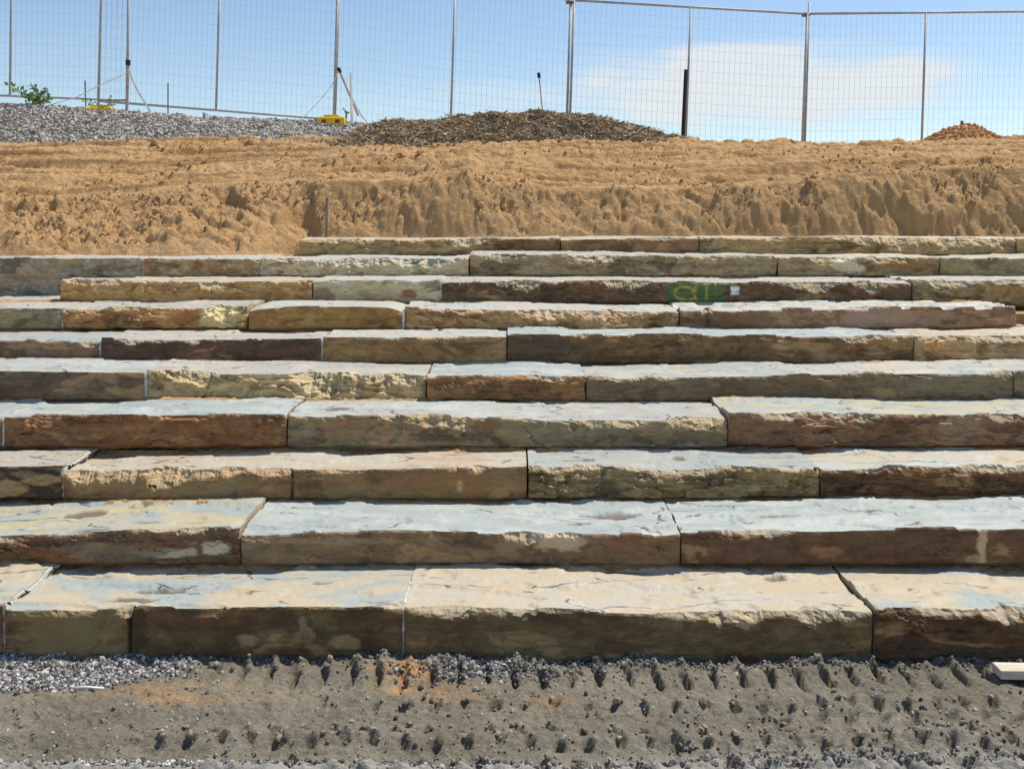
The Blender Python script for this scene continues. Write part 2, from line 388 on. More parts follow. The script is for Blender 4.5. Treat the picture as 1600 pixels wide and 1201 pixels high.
# ------------------------------------------------------------------ earth bank and levelled soil above the steps
def prof(px, pts):
    return np.interp(px, [p[0] for p in pts], [p[1] for p in pts])
BANK_TOP = [(-600, 318), (0, 312), (180, 306), (260, 294), (330, 290), (450, 286), (560, 280), (640, 284), (700, 276), (728, 266), (752, 280), (860, 291), (1000, 293), (1080, 290), (1150, 288), (1240, 284), (1320, 277), (1400, 268), (1500, 264), (1600, 263), (2300, 262)]
CREST = [(-800, 214), (0, 216), (600, 214), (1030, 214), (1072, 213), (1100, 218), (1180, 217), (1215, 212), (1260, 218), (1380, 217), (1450, 214), (1560, 215), (1600, 212), (1700, 214), (2400, 214)]
BTD = 9.67
def terrain_z(Xg, Yg, detail=True):
    px10 = Xg / BTD * FPX + 800; px9 = Xg / 9.0 * FPX + 800; px14 = Xg / 13.7 * FPX + 800
    left = 1 - sstep(395, 470, px9)
    toeD = 9.27 - 0.85 * left; toeZ = 1.575 - 0.155 * left
    topD = BTD + 0.07 * fbm(Xg * 1.1, Xg * 0, 3, 41) + 0.25 * left
    topZ = CAM_H + (YH - prof(px10, BANK_TOP)) / FPX * BTD + left * 0.03
    crD = 13.7 + 0 * Xg; crZ = CAM_H + (YH - 5 - prof(px14, CREST)) / FPX * 13.7
    t1 = np.clip((Yg - toeD) / (topD - toeD), -0.6, 1)
    # slightly convex cut face with slumped foot
    slump = 0.10 * np.sin(np.clip(t1, 0, 1) * math.pi) * fbm(Xg * 0.9, Xg * 0 + 3, 3, 44)
    z1 = toeZ + (topZ - toeZ) * np.where(t1 < 0, t1, np.clip(t1, 0, 1) ** 0.85) + slump
    t2 = np.clip((Yg - topD) / (crD - topD), 0, 1)
    z2 = topZ + (crZ - topZ) * t2
    z = np.where(Yg < topD, z1, z2)
    z = z - 2.0 * np.maximum(0, toeD - 0.05 - Yg)
    back = np.maximum(0, Yg - crD)
    z = z - 0.40 * sstep(0, 0.7, back) - 0.02 * back
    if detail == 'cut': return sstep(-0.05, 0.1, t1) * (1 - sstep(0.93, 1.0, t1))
    if detail:
        mb = sstep(-0.05, 0.12, t1) * (1 - sstep(0.85, 1.02, t1)) ; mp = sstep(0, 0.06, t2)
        diag = Xg + 0.75 * (Yg - toeD)
        g = 0.75 * 0.060 * (np.abs(fbm(diag * 1.9, Yg * 0.9, 4, 51)) - 0.25) + 0.040 * fbm(Xg * 4.2, Yg * 4, 5, 52, 0.62) + 0.014 * ridged(Xg * 15, Yg * 12, 3, 53)
        # sharp slumps
        sl = fbm(diag * 0.8, Yg * 1.2, 3, 54)
        g -= 0.11 * sstep(0.26, 0.36, sl)
        g += 0.042 * facet(diag * 4.2, Yg * 4.5, 55) + 0.030 * facet(Xg * 11, Yg * 10, 56) + 0.019 * facet(Xg * 26, Yg * 24, 57)
        z = z + mb * g
        ruts = 0.028 * fbm(Xg * 0.30, Yg * 4.2, 4, 61, 0.6) + 0.009 * ridged(Xg * 3.4, Yg * 7.0, 4, 62) * sstep(-0.25, 0.3, fbm(Xg * .5, Yg * 2.2, 3, 63)) + 0.010 * fbm(Xg * 16, Yg * 16, 3, 64)
        # wheel cleat dents in the far tracks
        cle = np.maximum(0, np.sin(Xg * 26 + Yg * 9)) * np.maximum(0, np.sin((Yg - 10.6) * 5.2)) ** 2
        ruts -= 0.022 * cle * sstep(-.2, .3, fbm(Xg * .7, Yg * 1.5, 2, 65))
        yy_ = Yg + 0.12 * fbm(Xg * 0.35, Yg * 0.5, 2, 76)
        for q_, (th, am) in enumerate(((-0.28, .034), (-0.05, .042), (0.18, .042), (0.38, .034))):
            nn_ = fbm(Xg * 0.13, yy_ * 3.6, 4, 77, 0.58)
            ruts += am * sstep(th, th + 0.035, nn_) - am * 0.5
        ruts += 0.026 * facet(Xg * 0.5, yy_ * 8.0, 78, 0.2)
        ruts += 0.014 * facet(Xg * 1.2, Yg * 6.5, 67) * sstep(-.1, .3, fbm(Xg * .8, Yg * 2.0, 3, 68)) + 0.011 * facet(Xg * 6, Yg * 9, 69) * sstep(-.25, .35, fbm(Xg * .6, Yg * 2.6, 3, 70)) + 0.014 * facet(Xg * 19, Yg * 22, 71)
        ruts -= 0.045 * sstep(0.30, 0.40, fbm(Xg * 0.7, Yg * 5.0, 4, 72))
        edge = np.exp(-((Yg - topD) / 0.16) ** 2)
        z = z + mp * ruts * (1 - sstep(0.8, 2.5, back)) + edge * (0.035 * fbm(Xg * 4.0, Yg * 4, 4, 66)) * (1 - left)
    return z
def soil_mat(name, a, b, dark, red=0.25):
    t = NT(name, 0.97, 0.1)
    m = t.map(); ms = t.map((0.35, 1.6, 1.6))
    n1 = t.noise(ms, 1.7, 6, 0.6, 0.3); n2 = t.noise(m, 9, 6, 0.65); n3 = t.noise(m, 55, 5, 0.7)
    col = t.mix(t.rng(n1, 0.35, 0.65), a, b)
    col = t.mix(t.rng(n2, 0.48, 0.70, 0, 0.6), col, dark)
    col = t.mix(t.rng(t.noise(t.map((0.22, 2.4, 2.4)), 2.2, 4, 0.62, 0.2), 0.50, 0.62, 0, 0.55), col, dark)
    col = t.mix(t.rng(n3, 0.55, 0.75, 0, 0.45), col, tuple(min(.8, 1.35 * q) for q in a[:3]) + (1,))
    col = t.mix(t.rng(n3, 0.28, 0.44, 0.45, 0), col, tuple(.5 * q for q in dark[:3]) + (1,))
    col = t.mix(t.rng(t.noise(ms, 3.3, 4), 0.60, 0.72, 0, red), col, (0.42, 0.20, 0.09, 1))
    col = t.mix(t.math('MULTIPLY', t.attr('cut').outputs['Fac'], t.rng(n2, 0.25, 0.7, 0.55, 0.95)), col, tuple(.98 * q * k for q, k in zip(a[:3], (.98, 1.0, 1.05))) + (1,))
    nr = t.bump(t.math('ADD', n2, t.math('MULTIPLY', n3, 0.4)), 0.8, 0.055)
    return t.done(col, nr)
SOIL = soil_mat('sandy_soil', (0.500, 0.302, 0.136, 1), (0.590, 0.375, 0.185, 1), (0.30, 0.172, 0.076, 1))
REDSOIL = soil_mat('red_soil', (0.58, 0.30, 0.14, 1), (0.64, 0.36, 0.17, 1), (0.46, 0.23, 0.10, 1), 0.5)
def build_terrain():
    xs = np.concatenate([-np.geomspace(150, 7.2, 26), np.arange(-7.15, 7.15, 0.0165), np.geomspace(7.2, 150, 26)])
    ys = np.concatenate([[7.9], np.arange(8.2, 10.1, 0.011), np.arange(10.11, 14.6, 0.02), np.geomspace(14.7, 320, 24)])
    Xg, Yg = np.meshgrid(xs, ys, indexing='ij')
    z = terrain_z(Xg, Yg)
    V = np.stack([Xg, Yg, z], -1).reshape(-1, 3)
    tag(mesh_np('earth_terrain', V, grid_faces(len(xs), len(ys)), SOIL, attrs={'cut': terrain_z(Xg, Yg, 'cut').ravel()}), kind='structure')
build_terrain()

# ------------------------------------------------------------------ loose pieces (many tiny stones as one object)
ICO_V = np.array([(-1, 1.618, 0), (1, 1.618, 0), (-1, -1.618, 0), (1, -1.618, 0), (0, -1, 1.618), (0, 1, 1.618), (0, -1, -1.618), (0, 1, -1.618), (1.618, 0, -1), (1.618, 0, 1), (-1.618, 0, -1), (-1.618, 0, 1)]) / 1.9
ICO_F = np.array([(0, 11, 5), (0, 5, 1), (0, 1, 7), (0, 7, 10), (0, 10, 11), (1, 5, 9), (5, 11, 4), (11, 10, 2), (10, 7, 6), (7, 1, 8), (3, 9, 4), (3, 4, 2), (3, 2, 6), (3, 6, 8), (3, 8, 9), (4, 9, 5), (2, 4, 11), (6, 2, 10), (8, 6, 7), (9, 8, 1)])
OCT_V = np.array([(1, .55, .4), (1, -.5, .45), (-1, -.55, .35), (-1, .5, .4), (.9, .5, -.4), (.95, -.5, -.45), (-1.05, -.5, -.4), (-.9, .5, -.4)])
OCT_F = np.array([(0, 3, 2), (0, 2, 1), (4, 5, 6), (4, 6, 7), (0, 1, 5), (0, 5, 4), (2, 3, 7), (2, 7, 6), (0, 4, 7), (0, 7, 3), (1, 2, 6), (1, 6, 5)])
def scatter(name, pos, size, mat, base='ico', stretch=(1, 1, 1), seed=1, parent=None, tints=None, tilt=math.pi):
    rs = np.random.default_rng(seed); n = len(pos)
    BV, BF = (ICO_V, ICO_F) if base == 'ico' else (OCT_V, OCT_F)
    V = BV[None] * (1 + rs.uniform(-.33, .33, (n, len(BV), 3)))
    V = V * np.array(stretch) * rs.uniform(.7, 1.3, (n, 1, 3))
    a, b = rs.uniform(0, 2 * math.pi, n), rs.uniform(-tilt, tilt, n); c = rs.uniform(-tilt, tilt, n)
    def rot(V, i, j, an):
        ca, sa = np.cos(an)[:, None], np.sin(an)[:, None]; W = V.copy()
        W[..., i] = V[..., i] * ca - V[..., j] * sa; W[..., j] = V[..., i] * sa + V[..., j] * ca; return W
    V = rot(rot(rot(V, 1, 2, b), 0, 2, c), 0, 1, a) * size[:, None, None]
    V = V + np.asarray(pos)[:, None, :]
    F = (BF[None] + (np.arange(n) * len(BV))[:, None, None]).reshape(-1, 3)
    ti = rs.random(n) if tints is None else tints
    return mesh_np(name, V.reshape(-1, 3), F, mat, parent, smooth=False, attrs={'tint': np.repeat(ti, len(BV))})
def tint_mat(name, cols, rough=0.9):
    t = NT(name, rough, 0.2); r = t.N.new('ShaderNodeValToRGB'); t.L.new(t.attr('tint').outputs['Fac'], r.inputs[0])
    e = r.color_ramp.elements
    while len(e) < len(cols): e.new(0.5)
    for i, c in enumerate(cols): e[i].position = i / (len(cols) - 1); e[i].color = tuple(c) + (1,)
    n = t.noise(t.map(), 70, 4, 0.6)
    col = t.mix(t.rng(n, 0.3, 0.7, 0.4, 0), r.outputs[0], (0.10, 0.09, 0.08, 1))
    return t.done(col, t.bump(n, 0.4, 0.004))
GRAVEL = tint_mat('crushed_gravel', [(.05, .045, .04), (.14, .13, .115), (.24, .22, .20), (.40, .38, .35), (.66, .64, .61), (.78, .77, .75)])
# ------------------------------------------------------------------ the stone blocks
ROW_D = [None, 4.04, 4.527, 5.045, 5.437, 5.92, 6.467, 6.95, 7.5, 8.1, 8.75]
ROW_Z = [0.0, .222, .369, .537, .697, .833, 1.003, 1.129, 1.291, 1.436, 1.580]
BLK = []; SAND = []
STRIPS = {(1, 2), (1, 628), (3, 94), (4, 1), (5, 224), (6, 153), (6, 501), (7, 94), (7, 628), (8, 687), (9, 220), (9, 405)}
# stains, mineral patches and one dark recess tone seen on single faces: centre, half size (photo px), seen colour, opacity
PATCH = {
 (1, 5): [(100, 990, 105, 50, (98, 90, 62), .6), (385, 1000, 20, 11, (122, 110, 86), .6), (430, 994, 12, 8, (122, 110, 86), .55), (535, 1004, 26, 12, (118, 106, 82), .6), (216, 985, 16, 42, (38, 30, 23), .7), (300, 985, 90, 14, (58, 42, 30), .5)],
 (1, 631): [(1165, 970, 16, 12, (132, 122, 98), .6), (845, 962, 30, 12, (50, 40, 30), .55)],
 (2, -330): [(265, 863, 62, 9, (130, 130, 122), .75), (335, 856, 26, 11, (140, 140, 132), .75), (60, 846, 40, 22, (58, 36, 27), .6), (180, 862, 90, 14, (84, 80, 72), .6)],
 (2, 376): [(872, 846, 44, 16, (158, 154, 148), .65), (800, 850, 26, 22, (98, 93, 82), .5), (990, 850, 64, 22, (86, 62, 50), .5), (520, 845, 130, 6, (112, 98, 80), .5)],
 (2, 1066): [(1535, 850, 8, 32, (142, 132, 112), .7), (1522, 872, 14, 7, (130, 118, 98), .5), (1290, 862, 22, 10, (112, 88, 64), .5)],
 (3, -300): [(15, 762, 24, 15, (122, 106, 78), .75), (62, 750, 28, 8, (122, 106, 78), .7), (35, 740, 20, 6, (110, 96, 72), .6)],
 (3, 98): [(260, 762, 150, 20, (100, 92, 70), .55), (690, 752, 130, 20, (98, 72, 42), .6), (718, 760, 5, 9, (146, 130, 98), .6)],
 (4, 1139): [(1515, 665, 48, 18, (98, 90, 84), .65), (1570, 660, 40, 14, (72, 54, 44), .5)],
 (4, 449): [(560, 668, 60, 14, (112, 84, 62), .45), (860, 672, 110, 18, (96, 94, 80), .5), (760, 660, 24, 22, (84, 66, 44), .5)],
 (5, 917): [(1490, 600, 90, 17, (90, 90, 80), .5), (1200, 604, 110, 16, (76, 64, 48), .5)],
 (6, 793): [(850, 545, 58, 26, (58, 51, 44), .7), (1250, 540, 60, 8, (122, 106, 78), .5)],
 (7, 98): [(347, 495, 36, 17, (152, 148, 114), .8), (290, 495, 20, 16, (104, 68, 38), .6)],
 (7, 1064): [(1390, 495, 90, 17, (118, 102, 94), .6), (1160, 495, 50, 17, (88, 62, 46), .55)],
 (8, 489): [(640, 459, 14, 8, (94, 64, 40), .85), (506, 460, 19, 11, (86, 72, 57), .75), (575, 464, 12, 5, (110, 84, 56), .6)],
 (9, 1217): [(1325, 417, 25, 11, (150, 152, 144), .9), (1410, 415, 48, 9, (104, 76, 46), .65)],
 (10, 467): [(830, 384, 44, 10, (70, 58, 46), .6)],  # darker tone painted into the hollow of this face
}
def patches(lst, seed):
    def f(fx, fz):
        out_ = np.zeros(fx.shape + (4,))
        n = fbm(fx * 0.035, fz * 0.07, 5, seed + 200, 0.65)
        for (cx, cy, rx, ry, c, a) in lst:
            d = np.hypot((fx - cx) / rx, (fz - cy) / ry)
            m = a * sstep(1.15, 0.75, d + 0.55 * n)
            rgb = np.array(alb(c, KSH)[:3]); o = out_[..., 3]
            na = np.maximum(o, m); wgt = np.where(na > 1e-4, m / np.maximum(na, 1e-4), 0)[..., None]
            out_[..., :3] = out_[..., :3] * (1 - wgt) + rgb * wgt; out_[..., 3] = na
        return out_
    return f
def block(row, x0, x1, yl, yr, label, fa, fb, fc, ta, tb, rough=0.4, chips=(), flakes=(), rust=0.5, cracks=(), edge=0.5, dD=0.0, zlow=None, depth=None,
          rnd=0.0, paint=None, pale=(186, 170, 138), split=None, topamp=1.0, speck=0.35, slab=None, yaw=0.0, scoops=(), strip_w=3.4):
    """one hewn block: x0..x1 and yl, yr place its front arris; chips, flakes are broken corners and spalls"""
    seed = len(BLK) + 1
    D = ROW_D[row] + dD; sc = FPX / D
    X0, X1 = X_of(x0, D), X_of(x1, D); Lx = X1 - X0
    zl, zr = Z_of(yl, D), Z_of(yr, D)
    zb = (ROW_Z[row - 1] - (0.05 if row == 1 else 0.018)) if zlow is None else zlow
    dep = depth or ((ROW_D[row + 1] - ROW_D[row] if row < 10 else 0.5) + 0.16)
    step = 0.0095 if row < 4 else (0.012 if row < 7 else 0.015)
    if paint: step = 0.006
    if paint is None and (row, x0) in PATCH: paint = patches(PATCH[(row, x0)], len(BLK))
    nx = max(16, int(Lx / step)); x = np.linspace(X0, X1, nx)
    H = (zl + zr) / 2 - zb
    nf = max(14, int(H / (0.0058 if row < 5 else 0.0075))); nt = max(14, int(dep / (0.012 if row < 4 else 0.02)))
    ns = seed * 7
    de = np.minimum(x - X0, X1 - x)
    zt = zl + (zr - zl) * (x - X0) / Lx + 0.005 * fbm(x * 2.1, x * 0, 3, ns)
    if rnd: zt = zt - rnd * np.exp(-(de / (rnd * 2.0)) ** 1.4)
    # arris damage
    c = 0.002 + 0.012 * edge * np.maximum(0, fbm(x * 3.2, x * 0 + 5, 5, ns + 1, 0.6)) ** 1.1 * 1.8 + 0.005 * edge * np.abs(fbm(x * 22, x * 0, 3, ns + 2))
    c = c + 0.008 * np.exp(-(de / 0.015) ** 2) * edge
    jag = facet(x * 9.0, 0 * x + 0.5, ns + 33, 0.6); jag2 = facet(x * 26.0, 0 * x + 0.5, ns + 34, 0.6)
    c = c + edge * (0.016 * np.maximum(0, jag - 0.28) + 0.005 * np.maximum(0, jag2 - .1))
    for (cx, hw, dh) in chips:
        u = (x - X_of(cx, D)) / (hw / sc)
        prof_ = np.clip(1 - np.abs(u) ** 2.4, 0, 1) ** 0.7
        c = np.maximum(c, prof_ * dh / sc * (0.85 + 0.25 * fbm(x * 14, x * 0 + 2, 3, ns + 3) + 0.30 * jag + 0.15 * jag2))
    k = 0.95 + 0.35 * fbm(x * 2.3, x * 0 + 9, 2, ns + 4)
    # front face
    q = (np.linspace(0, 1, nf) ** 0.92)[None, :]
    yfront = D + yaw * (x - (X0 + X1) / 2)
    amp = 0.004 + 0.022 * rough
    def facedisp(xx, qq):
        d = amp * (0.45 * fbm(xx * 2.6, qq * 7.0, 4, ns + 5, 0.55) + 0.25 * rough * ridged(xx * 6.5, qq * 17.0, 4, ns + 6) + 0.35 * fbm(xx * 21, qq * 34, 3, ns + 7))
        d = d + (0.04 + rough) * (0.021 * facet(xx * 4.2, qq * 12.0, ns + 31) + 0.0085 * facet(xx * 15, qq * 30.0, ns + 32))
        # bedding ledges
        bd = fbm(xx * 1.1, qq * 26.0, 3, ns + 8)
        d = d + (0.002 + 0.007 * rough) * sstep(0.05, 0.22, bd)
        for (cx, hw, q0, q1, dd) in scoops:         # broken-out hollow on the face
            u = (xx - X_of(cx, D)) / (hw / sc); v = (qq * sc - (q0 + q1) / 2) / ((q1 - q0) / 2)
            r2 = np.clip(1 - np.abs(u) ** 2.2 - np.abs(v) ** 2.2 + 0.3 * fbm(xx * 9, qq * 12, 3, ns + 9), 0, 1)
            d = d + dd * np.sqrt(r2) * (0.75 + 0.25 * fbm(xx * 15, qq * 22, 3, ns + 10))
        return d
    rec0 = c * k
    d0 = facedisp(x, 0 * x)
    ends = 0.012 * np.exp(-(de / 0.012)) + 0.05 * rnd * np.exp(-(de / 0.04))
    ye = yfront + d0 + rec0 + ends
    # cleft top
    s = (1 - (1 - np.linspace(0, 1, nt)) ** 1.25)[None, :]
    yb = D + dep
    Yt = yb + (ye[:, None] - yb) * s; Xt = np.repeat(x[:, None], nt, 1)
    def topn(xx, yy):
        n = fbm(xx * 1.3, yy * 3.4, 4, ns + 11)
        n2 = fbm(xx * 1.6, yy * 4.5, 4, ns + 12)
        t = topamp * (0.006 * n - 0.009 * sstep(0.17, 0.19, n2) - 0.009 * sstep(-0.31, -0.33, n2) - 0.006 * sstep(0.34, 0.355, n2) + 0.0016 * fbm(xx * 25, yy * 25, 3, ns + 13))
        st = 0 * xx
        for (fx, fy, hw, hh) in flakes:
            cy = D_of(fy, (zl + zr) / 2); cxx = X_of(fx, cy); hy = abs(D_of(fy - hh, (zl + zr) / 2) - cy)
            u = (xx - cxx) / (hw / FPX * cy); v = (yy - cy) / hy + 0.5 * fbm(xx * 7, yy * 7, 2, ns + 14)
            f = sstep(0.0, 0.35, 1 - u * u - v * v + 0.35 * fbm(xx * 18, yy * 30, 3, ns + 15))
            t = t - 0.011 * f; st = np.maximum(st, f)
        if slab:                                     # a thin layer broken off along a slanting line
            (ax, ay, bx, by, th) = slab
            za = (zl + zr) / 2; A = (X_of(ax, D_of(ay, za)), D_of(ay, za)); B = (X_of(bx, D_of(by, za)), D_of(by, za))
            sd = ((xx - A[0]) * (B[1] - A[1]) - (yy - A[1]) * (B[0] - A[0])) / math.hypot(B[0] - A[0], B[1] - A[1])
            t = t - th * sstep(0.012, -0.012, sd + 0.03 * fbm(xx * 6, yy * 6, 3, ns + 16))
        return t, st
    tn, st = topn(Xt, Yt)
    Zt = zt[:, None] + tn
    if row < 10:
        Dn = ROW_D[row + 1]
        w_ = 0.012 + 0.075 * np.maximum(0, fbm(x * 1.7, x * 0 + row * 3.1, 4, 140)) ** 1.2
        m_ = np.clip((Yt - (Dn - w_[:, None])) / 0.06, -1, 1.2)
        hs = 0.012 * m_ + 0.005 * fbm(Xt * 30, Yt * 30, 3, 141) - 0.004 + 0.004 * np.clip(fbm(Xt * 4, Yt * 6, 3, 142) - 0.35, 0, 1) * 3
        jm = np.where((Yt.max(0) > Dn - 0.16) & (Yt.min(0) < Dn + 0.06))[0]
        if len(jm) > 2: SAND.append(np.stack([Xt, Yt, Zt + np.maximum(hs, -0.02)], -1)[:, jm[0]:jm[-1] + 1])
    ze = Zt[:, -1]
    Zf = ze[:, None] - q * (ze[:, None] - zb)
    qd = ze[:, None] - Zf
    Xf = np.repeat(x[:, None], nf, 1)
    rec = np.maximum(0, c[:, None] - qd) * k[:, None]
    cm = sstep(0.0, 0.006, c[:, None] - qd - 0.004)
    rec = rec + cm * (0.005 * fbm(Xf * 28, qd * 45, 3, ns + 17) + 0.014 * facet(Xf * 14, qd * 30, ns + 35)) * sstep(0, .012, qd)
    under = (0.020 + 0.02 * rough * (1 + fbm(x * 3, x * 0 + 8, 2, ns + 18)))[:, None] * sstep(0.86, 1.0, q)
    Yf = yfront[:, None] + facedisp(Xf, qd) + rec + ends[:, None] + under
    for cx in cracks:
        xc = X_of(cx, D) + 0.012 * fbm(qd * 9, qd * 0, 3, ns + 19)
        cw = 0.005
        Yf = Yf + 0.03 * np.exp(-((Xf - xc) / cw) ** 2)
    V = []; A_top = []; A_ch = []; A_st = []
    bb = np.stack([x, np.full(nx, yb), np.full(nx, zb)], -1)[:, None, :]
    allv = np.concatenate([bb, np.stack([Xt, Yt, Zt], -1), np.stack([Xf, Yf, Zf], -1)], 1)
    nv = allv.shape[1]
    at = np.concatenate([np.zeros((nx, 1)), np.ones((nx, nt)), np.zeros((nx, nf))], 1)
    ac = np.concatenate([np.zeros((nx, 1)), np.zeros((nx, nt)), cm], 1)
    ast = np.concatenate([np.zeros((nx, 1)), st, np.zeros((nx, nf))], 1)
    F = grid_faces(nx, nv, True)
    F = F[(F[:, 0] % nv) != nt]                      # no sliver face across the doubled arris
    org = np.array([(X0 + X1) / 2, D + dep / 2, zb])
    Vf = allv.reshape(-1, 3) - org
    # end caps share no vertices with the sides
    left = allv[0] - org; right = allv[-1] - org; n0 = len(Vf)
    Vall = np.concatenate([Vf, left, right])
    tris = []
    cl_ = np.array([X0 - org[0], 0, (zl - zb) * .45]); cr_ = np.array([X1 - org[0], 0, (zr - zb) * .45])
    Vall = np.concatenate([Vall, cl_[None], cr_[None]])
    il, ir = len(Vall) - 2, len(Vall) - 1
    j = np.arange(nv); jn = (j + 1) % nv
    quads = [F]
    capl = np.stack([np.full(nv, il), n0 + j, n0 + jn], -1); capr = np.stack([np.full(nv, ir), n0 + nv + jn, n0 + nv + j], -1)
    faces = [tuple(f) for f in F.tolist()] + [tuple(f) for f in capl.tolist()] + [tuple(f) for f in capr.tolist()]
    pad = np.zeros(2 * nv + 2)
    attrs = {'top': np.concatenate([at.ravel(), pad]), 'chip': np.concatenate([ac.ravel(), pad + 0.8]), 'stain': np.concatenate([ast.ravel(), pad])}
    strip_mesh = None
    if (row, x1) in STRIPS:  # pale strip added in the joint, drawn as a white line
        gw = strip_w / sc
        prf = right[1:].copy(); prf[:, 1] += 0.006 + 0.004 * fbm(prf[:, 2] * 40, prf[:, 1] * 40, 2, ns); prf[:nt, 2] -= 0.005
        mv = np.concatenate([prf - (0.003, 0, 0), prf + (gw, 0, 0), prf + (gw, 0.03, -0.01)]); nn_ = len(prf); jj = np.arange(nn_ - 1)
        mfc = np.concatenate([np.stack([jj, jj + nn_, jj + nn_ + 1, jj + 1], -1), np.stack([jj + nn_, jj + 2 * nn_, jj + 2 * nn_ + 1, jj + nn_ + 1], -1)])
        strip_mesh = (mv, mfc)
    if paint is not None:
        pc = np.zeros((len(Vall), 4)); fx = Xf * sc + 800; fz = YH + (CAM_H - Zf) * sc
        pcf = paint(fx, fz)
        tmp = np.zeros((nx, nv, 4)); tmp[:, 1 + nt:] = pcf; pc[:nx * nv] = tmp.reshape(-1, 4)
        attrs['paint'] = pc
    me = bpy.data.meshes.new('stone_block')
    me.from_pydata(Vall.tolist(), [], faces); me.update()
    sm = np.ones(len(me.polygons), bool); sm[:len(F)] = (F[:, 0] % nv) < nt; sm[len(F):] = False
    me.polygons.foreach_set('use_smooth', sm)
    for kk, a in attrs.items():
        if a.ndim == 2:
            q_ = me.attributes.new(kk, 'FLOAT_COLOR', 'POINT'); q_.data.foreach_set('color', a.astype(np.float32).ravel())
        else:
            q_ = me.attributes.new(kk, 'FLOAT', 'POINT'); q_.data.foreach_set('value', a.astype(np.float32))
    me.materials.append(stone_material(seed, fa, fb, fc, ta, tb, rust, pale, speck, painted=paint is not None))
    o = bpy.data.objects.new('stone_block', me); o.location = org
    link(o); tag(o, label, 'stone block', 'hewn stone blocks of the terraced steps')
    if strip_mesh: mesh_np('joint_strip', strip_mesh[0], strip_mesh[1], STRIP_MAT, o, smooth=False)
    BLK.append(o)
    return o

STRIP_MAT = plain('pale_joint_strip', (0.55, 0.54, 0.51), 0.9, 0, 0.25, 40)
# colours as seen: shaded faces / sunlit tops
OLV, DKB, RST, TAN, GRY, GRN, MAR, OCH = (92, 84, 62), (66, 52, 40), (112, 72, 38), (138, 118, 84), (108, 106, 96), (112, 114, 92), (84, 66, 58), (108, 82, 42)
BLK_ = (46, 38, 32)
BLU, BLW, BGE, PNK, CRM, GRT = (174, 188, 186), (198, 206, 199), (214, 196, 160), (206, 184, 154), (208, 200, 180), (190, 188, 178)

# course 1 (bottom)
block(1, -330, 2, 947, 945, 'blue-grey topped block cut off by the left frame edge in the bottom course', OLV, DKB, RST, BLU, BGE, 0.2)
block(1, 5, 628, 948, 948, 'long bottom course block with a cracked face and slanting break across its top', (84, 78, 52), (80, 56, 34), (58, 42, 30), BLU, BGE, 0.15, chips=[(196, 16, 22), (90, 60, 8)], cracks=[203], slab=(212, 948, 440, 886, 0.012), flakes=[(195, 932, 48, 5), (250, 914, 45, 3), (500, 908, 16, 2)], edge=.5, rust=.7)
block(1, 631, 1364, 948, 956, 'longest beige topped block with olive face at centre of the bottom course', (86, 76, 52), (78, 64, 42), (70, 52, 34), BGE, CRM, 0.15, chips=[(700, 70, 14), (830, 90, 12), (1130, 120, 14), (1290, 70, 16), (1270, 26, 26)], flakes=[(1080, 920, 22, 2), (1210, 895, 18, 2.5)], edge=1.1)
block(1, 1368, 1790, 951, 958, 'dark brown rust-stained block at the right end of the bottom course', (72, 54, 34), (60, 48, 36), (96, 62, 32), BGE, BLU, 0.55, chips=[(1480, 60, 10), (1580, 60, 22)], edge=1.0, rust=.6)
# course 2
block(2, -330, 373, 850, 824, 'block with rusty upper face and grey lower face at left of second course', (70, 62, 52), (88, 62, 42), (96, 70, 48), BLU, (210, 194, 148), 0.5, chips=[(20, 50, 10), (300, 30, 12)], flakes=[(130, 803, 36, 5)], edge=.7, rust=.7, slab=(-40, 842, 160, 800, -0.008))
block(2, 376, 1063, 831, 829, 'long pale topped block with grey-brown face at centre of second course', (92, 80, 64), (84, 72, 58), (96, 70, 50), BLW, BLU, 0.3, chips=[(815, 36, 20), (880, 30, 14)], scoops=[(875, 40, 6, 46, 0.03)], flakes=[(950, 802, 52, 4.5), (905, 814, 24, 2.2)], edge=.5, rust=.3)
block(2, 1066, 1800, 829, 820, 'smooth pale topped block with dark brown face, right of second course', (74, 54, 40), (70, 56, 44), (88, 62, 42), BLW, BLU, 0.15, flakes=[(1170, 793, 14, 3), (1215, 804, 36, 2.5), (1340, 795, 40, 3), (1420, 788, 8, 2)], chips=[(1180, 70, 10)], edge=.3, rust=.6)
# course 3
block(3, -300, 94, 728, 728, 'almost black faced block with lichen at left of third course', BLK_, (58, 46, 40), (110, 92, 66), GRT, PNK, 0.45, rust=.35)
block(3, 98, 823, 737, 728, 'long tan topped block with a chipped olive to brown face in third course', (96, 86, 62), (98, 72, 42), (92, 64, 36), PNK, CRM, 0.12, chips=[(150, 60, 22), (255, 60, 26), (330, 70, 16), (420, 40, 14), (745, 16, 14)], cracks=[456], edge=.8, pale=(206, 176, 130))
block(3, 826, 1282, 729, 732, 'grey topped block with rough gold-flecked face, right of centre in third course', (98, 90, 66), (106, 92, 66), (120, 96, 60), BLU, GRT, 0.9, chips=[(900, 60, 10), (1010, 90, 8), (1100, 100, 10)], cracks=[], flakes=[(1060, 712, 12, 3), (1180, 712, 60, 1.5)], edge=1.2, rust=.4)
block(3, 1286, 1760, 729, 728, 'rough pale topped block with dark rusty face at right of third course', (66, 48, 32), (84, 60, 34), (94, 70, 34), BLW, BGE, 0.8, chips=[(1380, 50, 10), (1560, 70, 14)], edge=1.0, rust=.5, topamp=0.9)
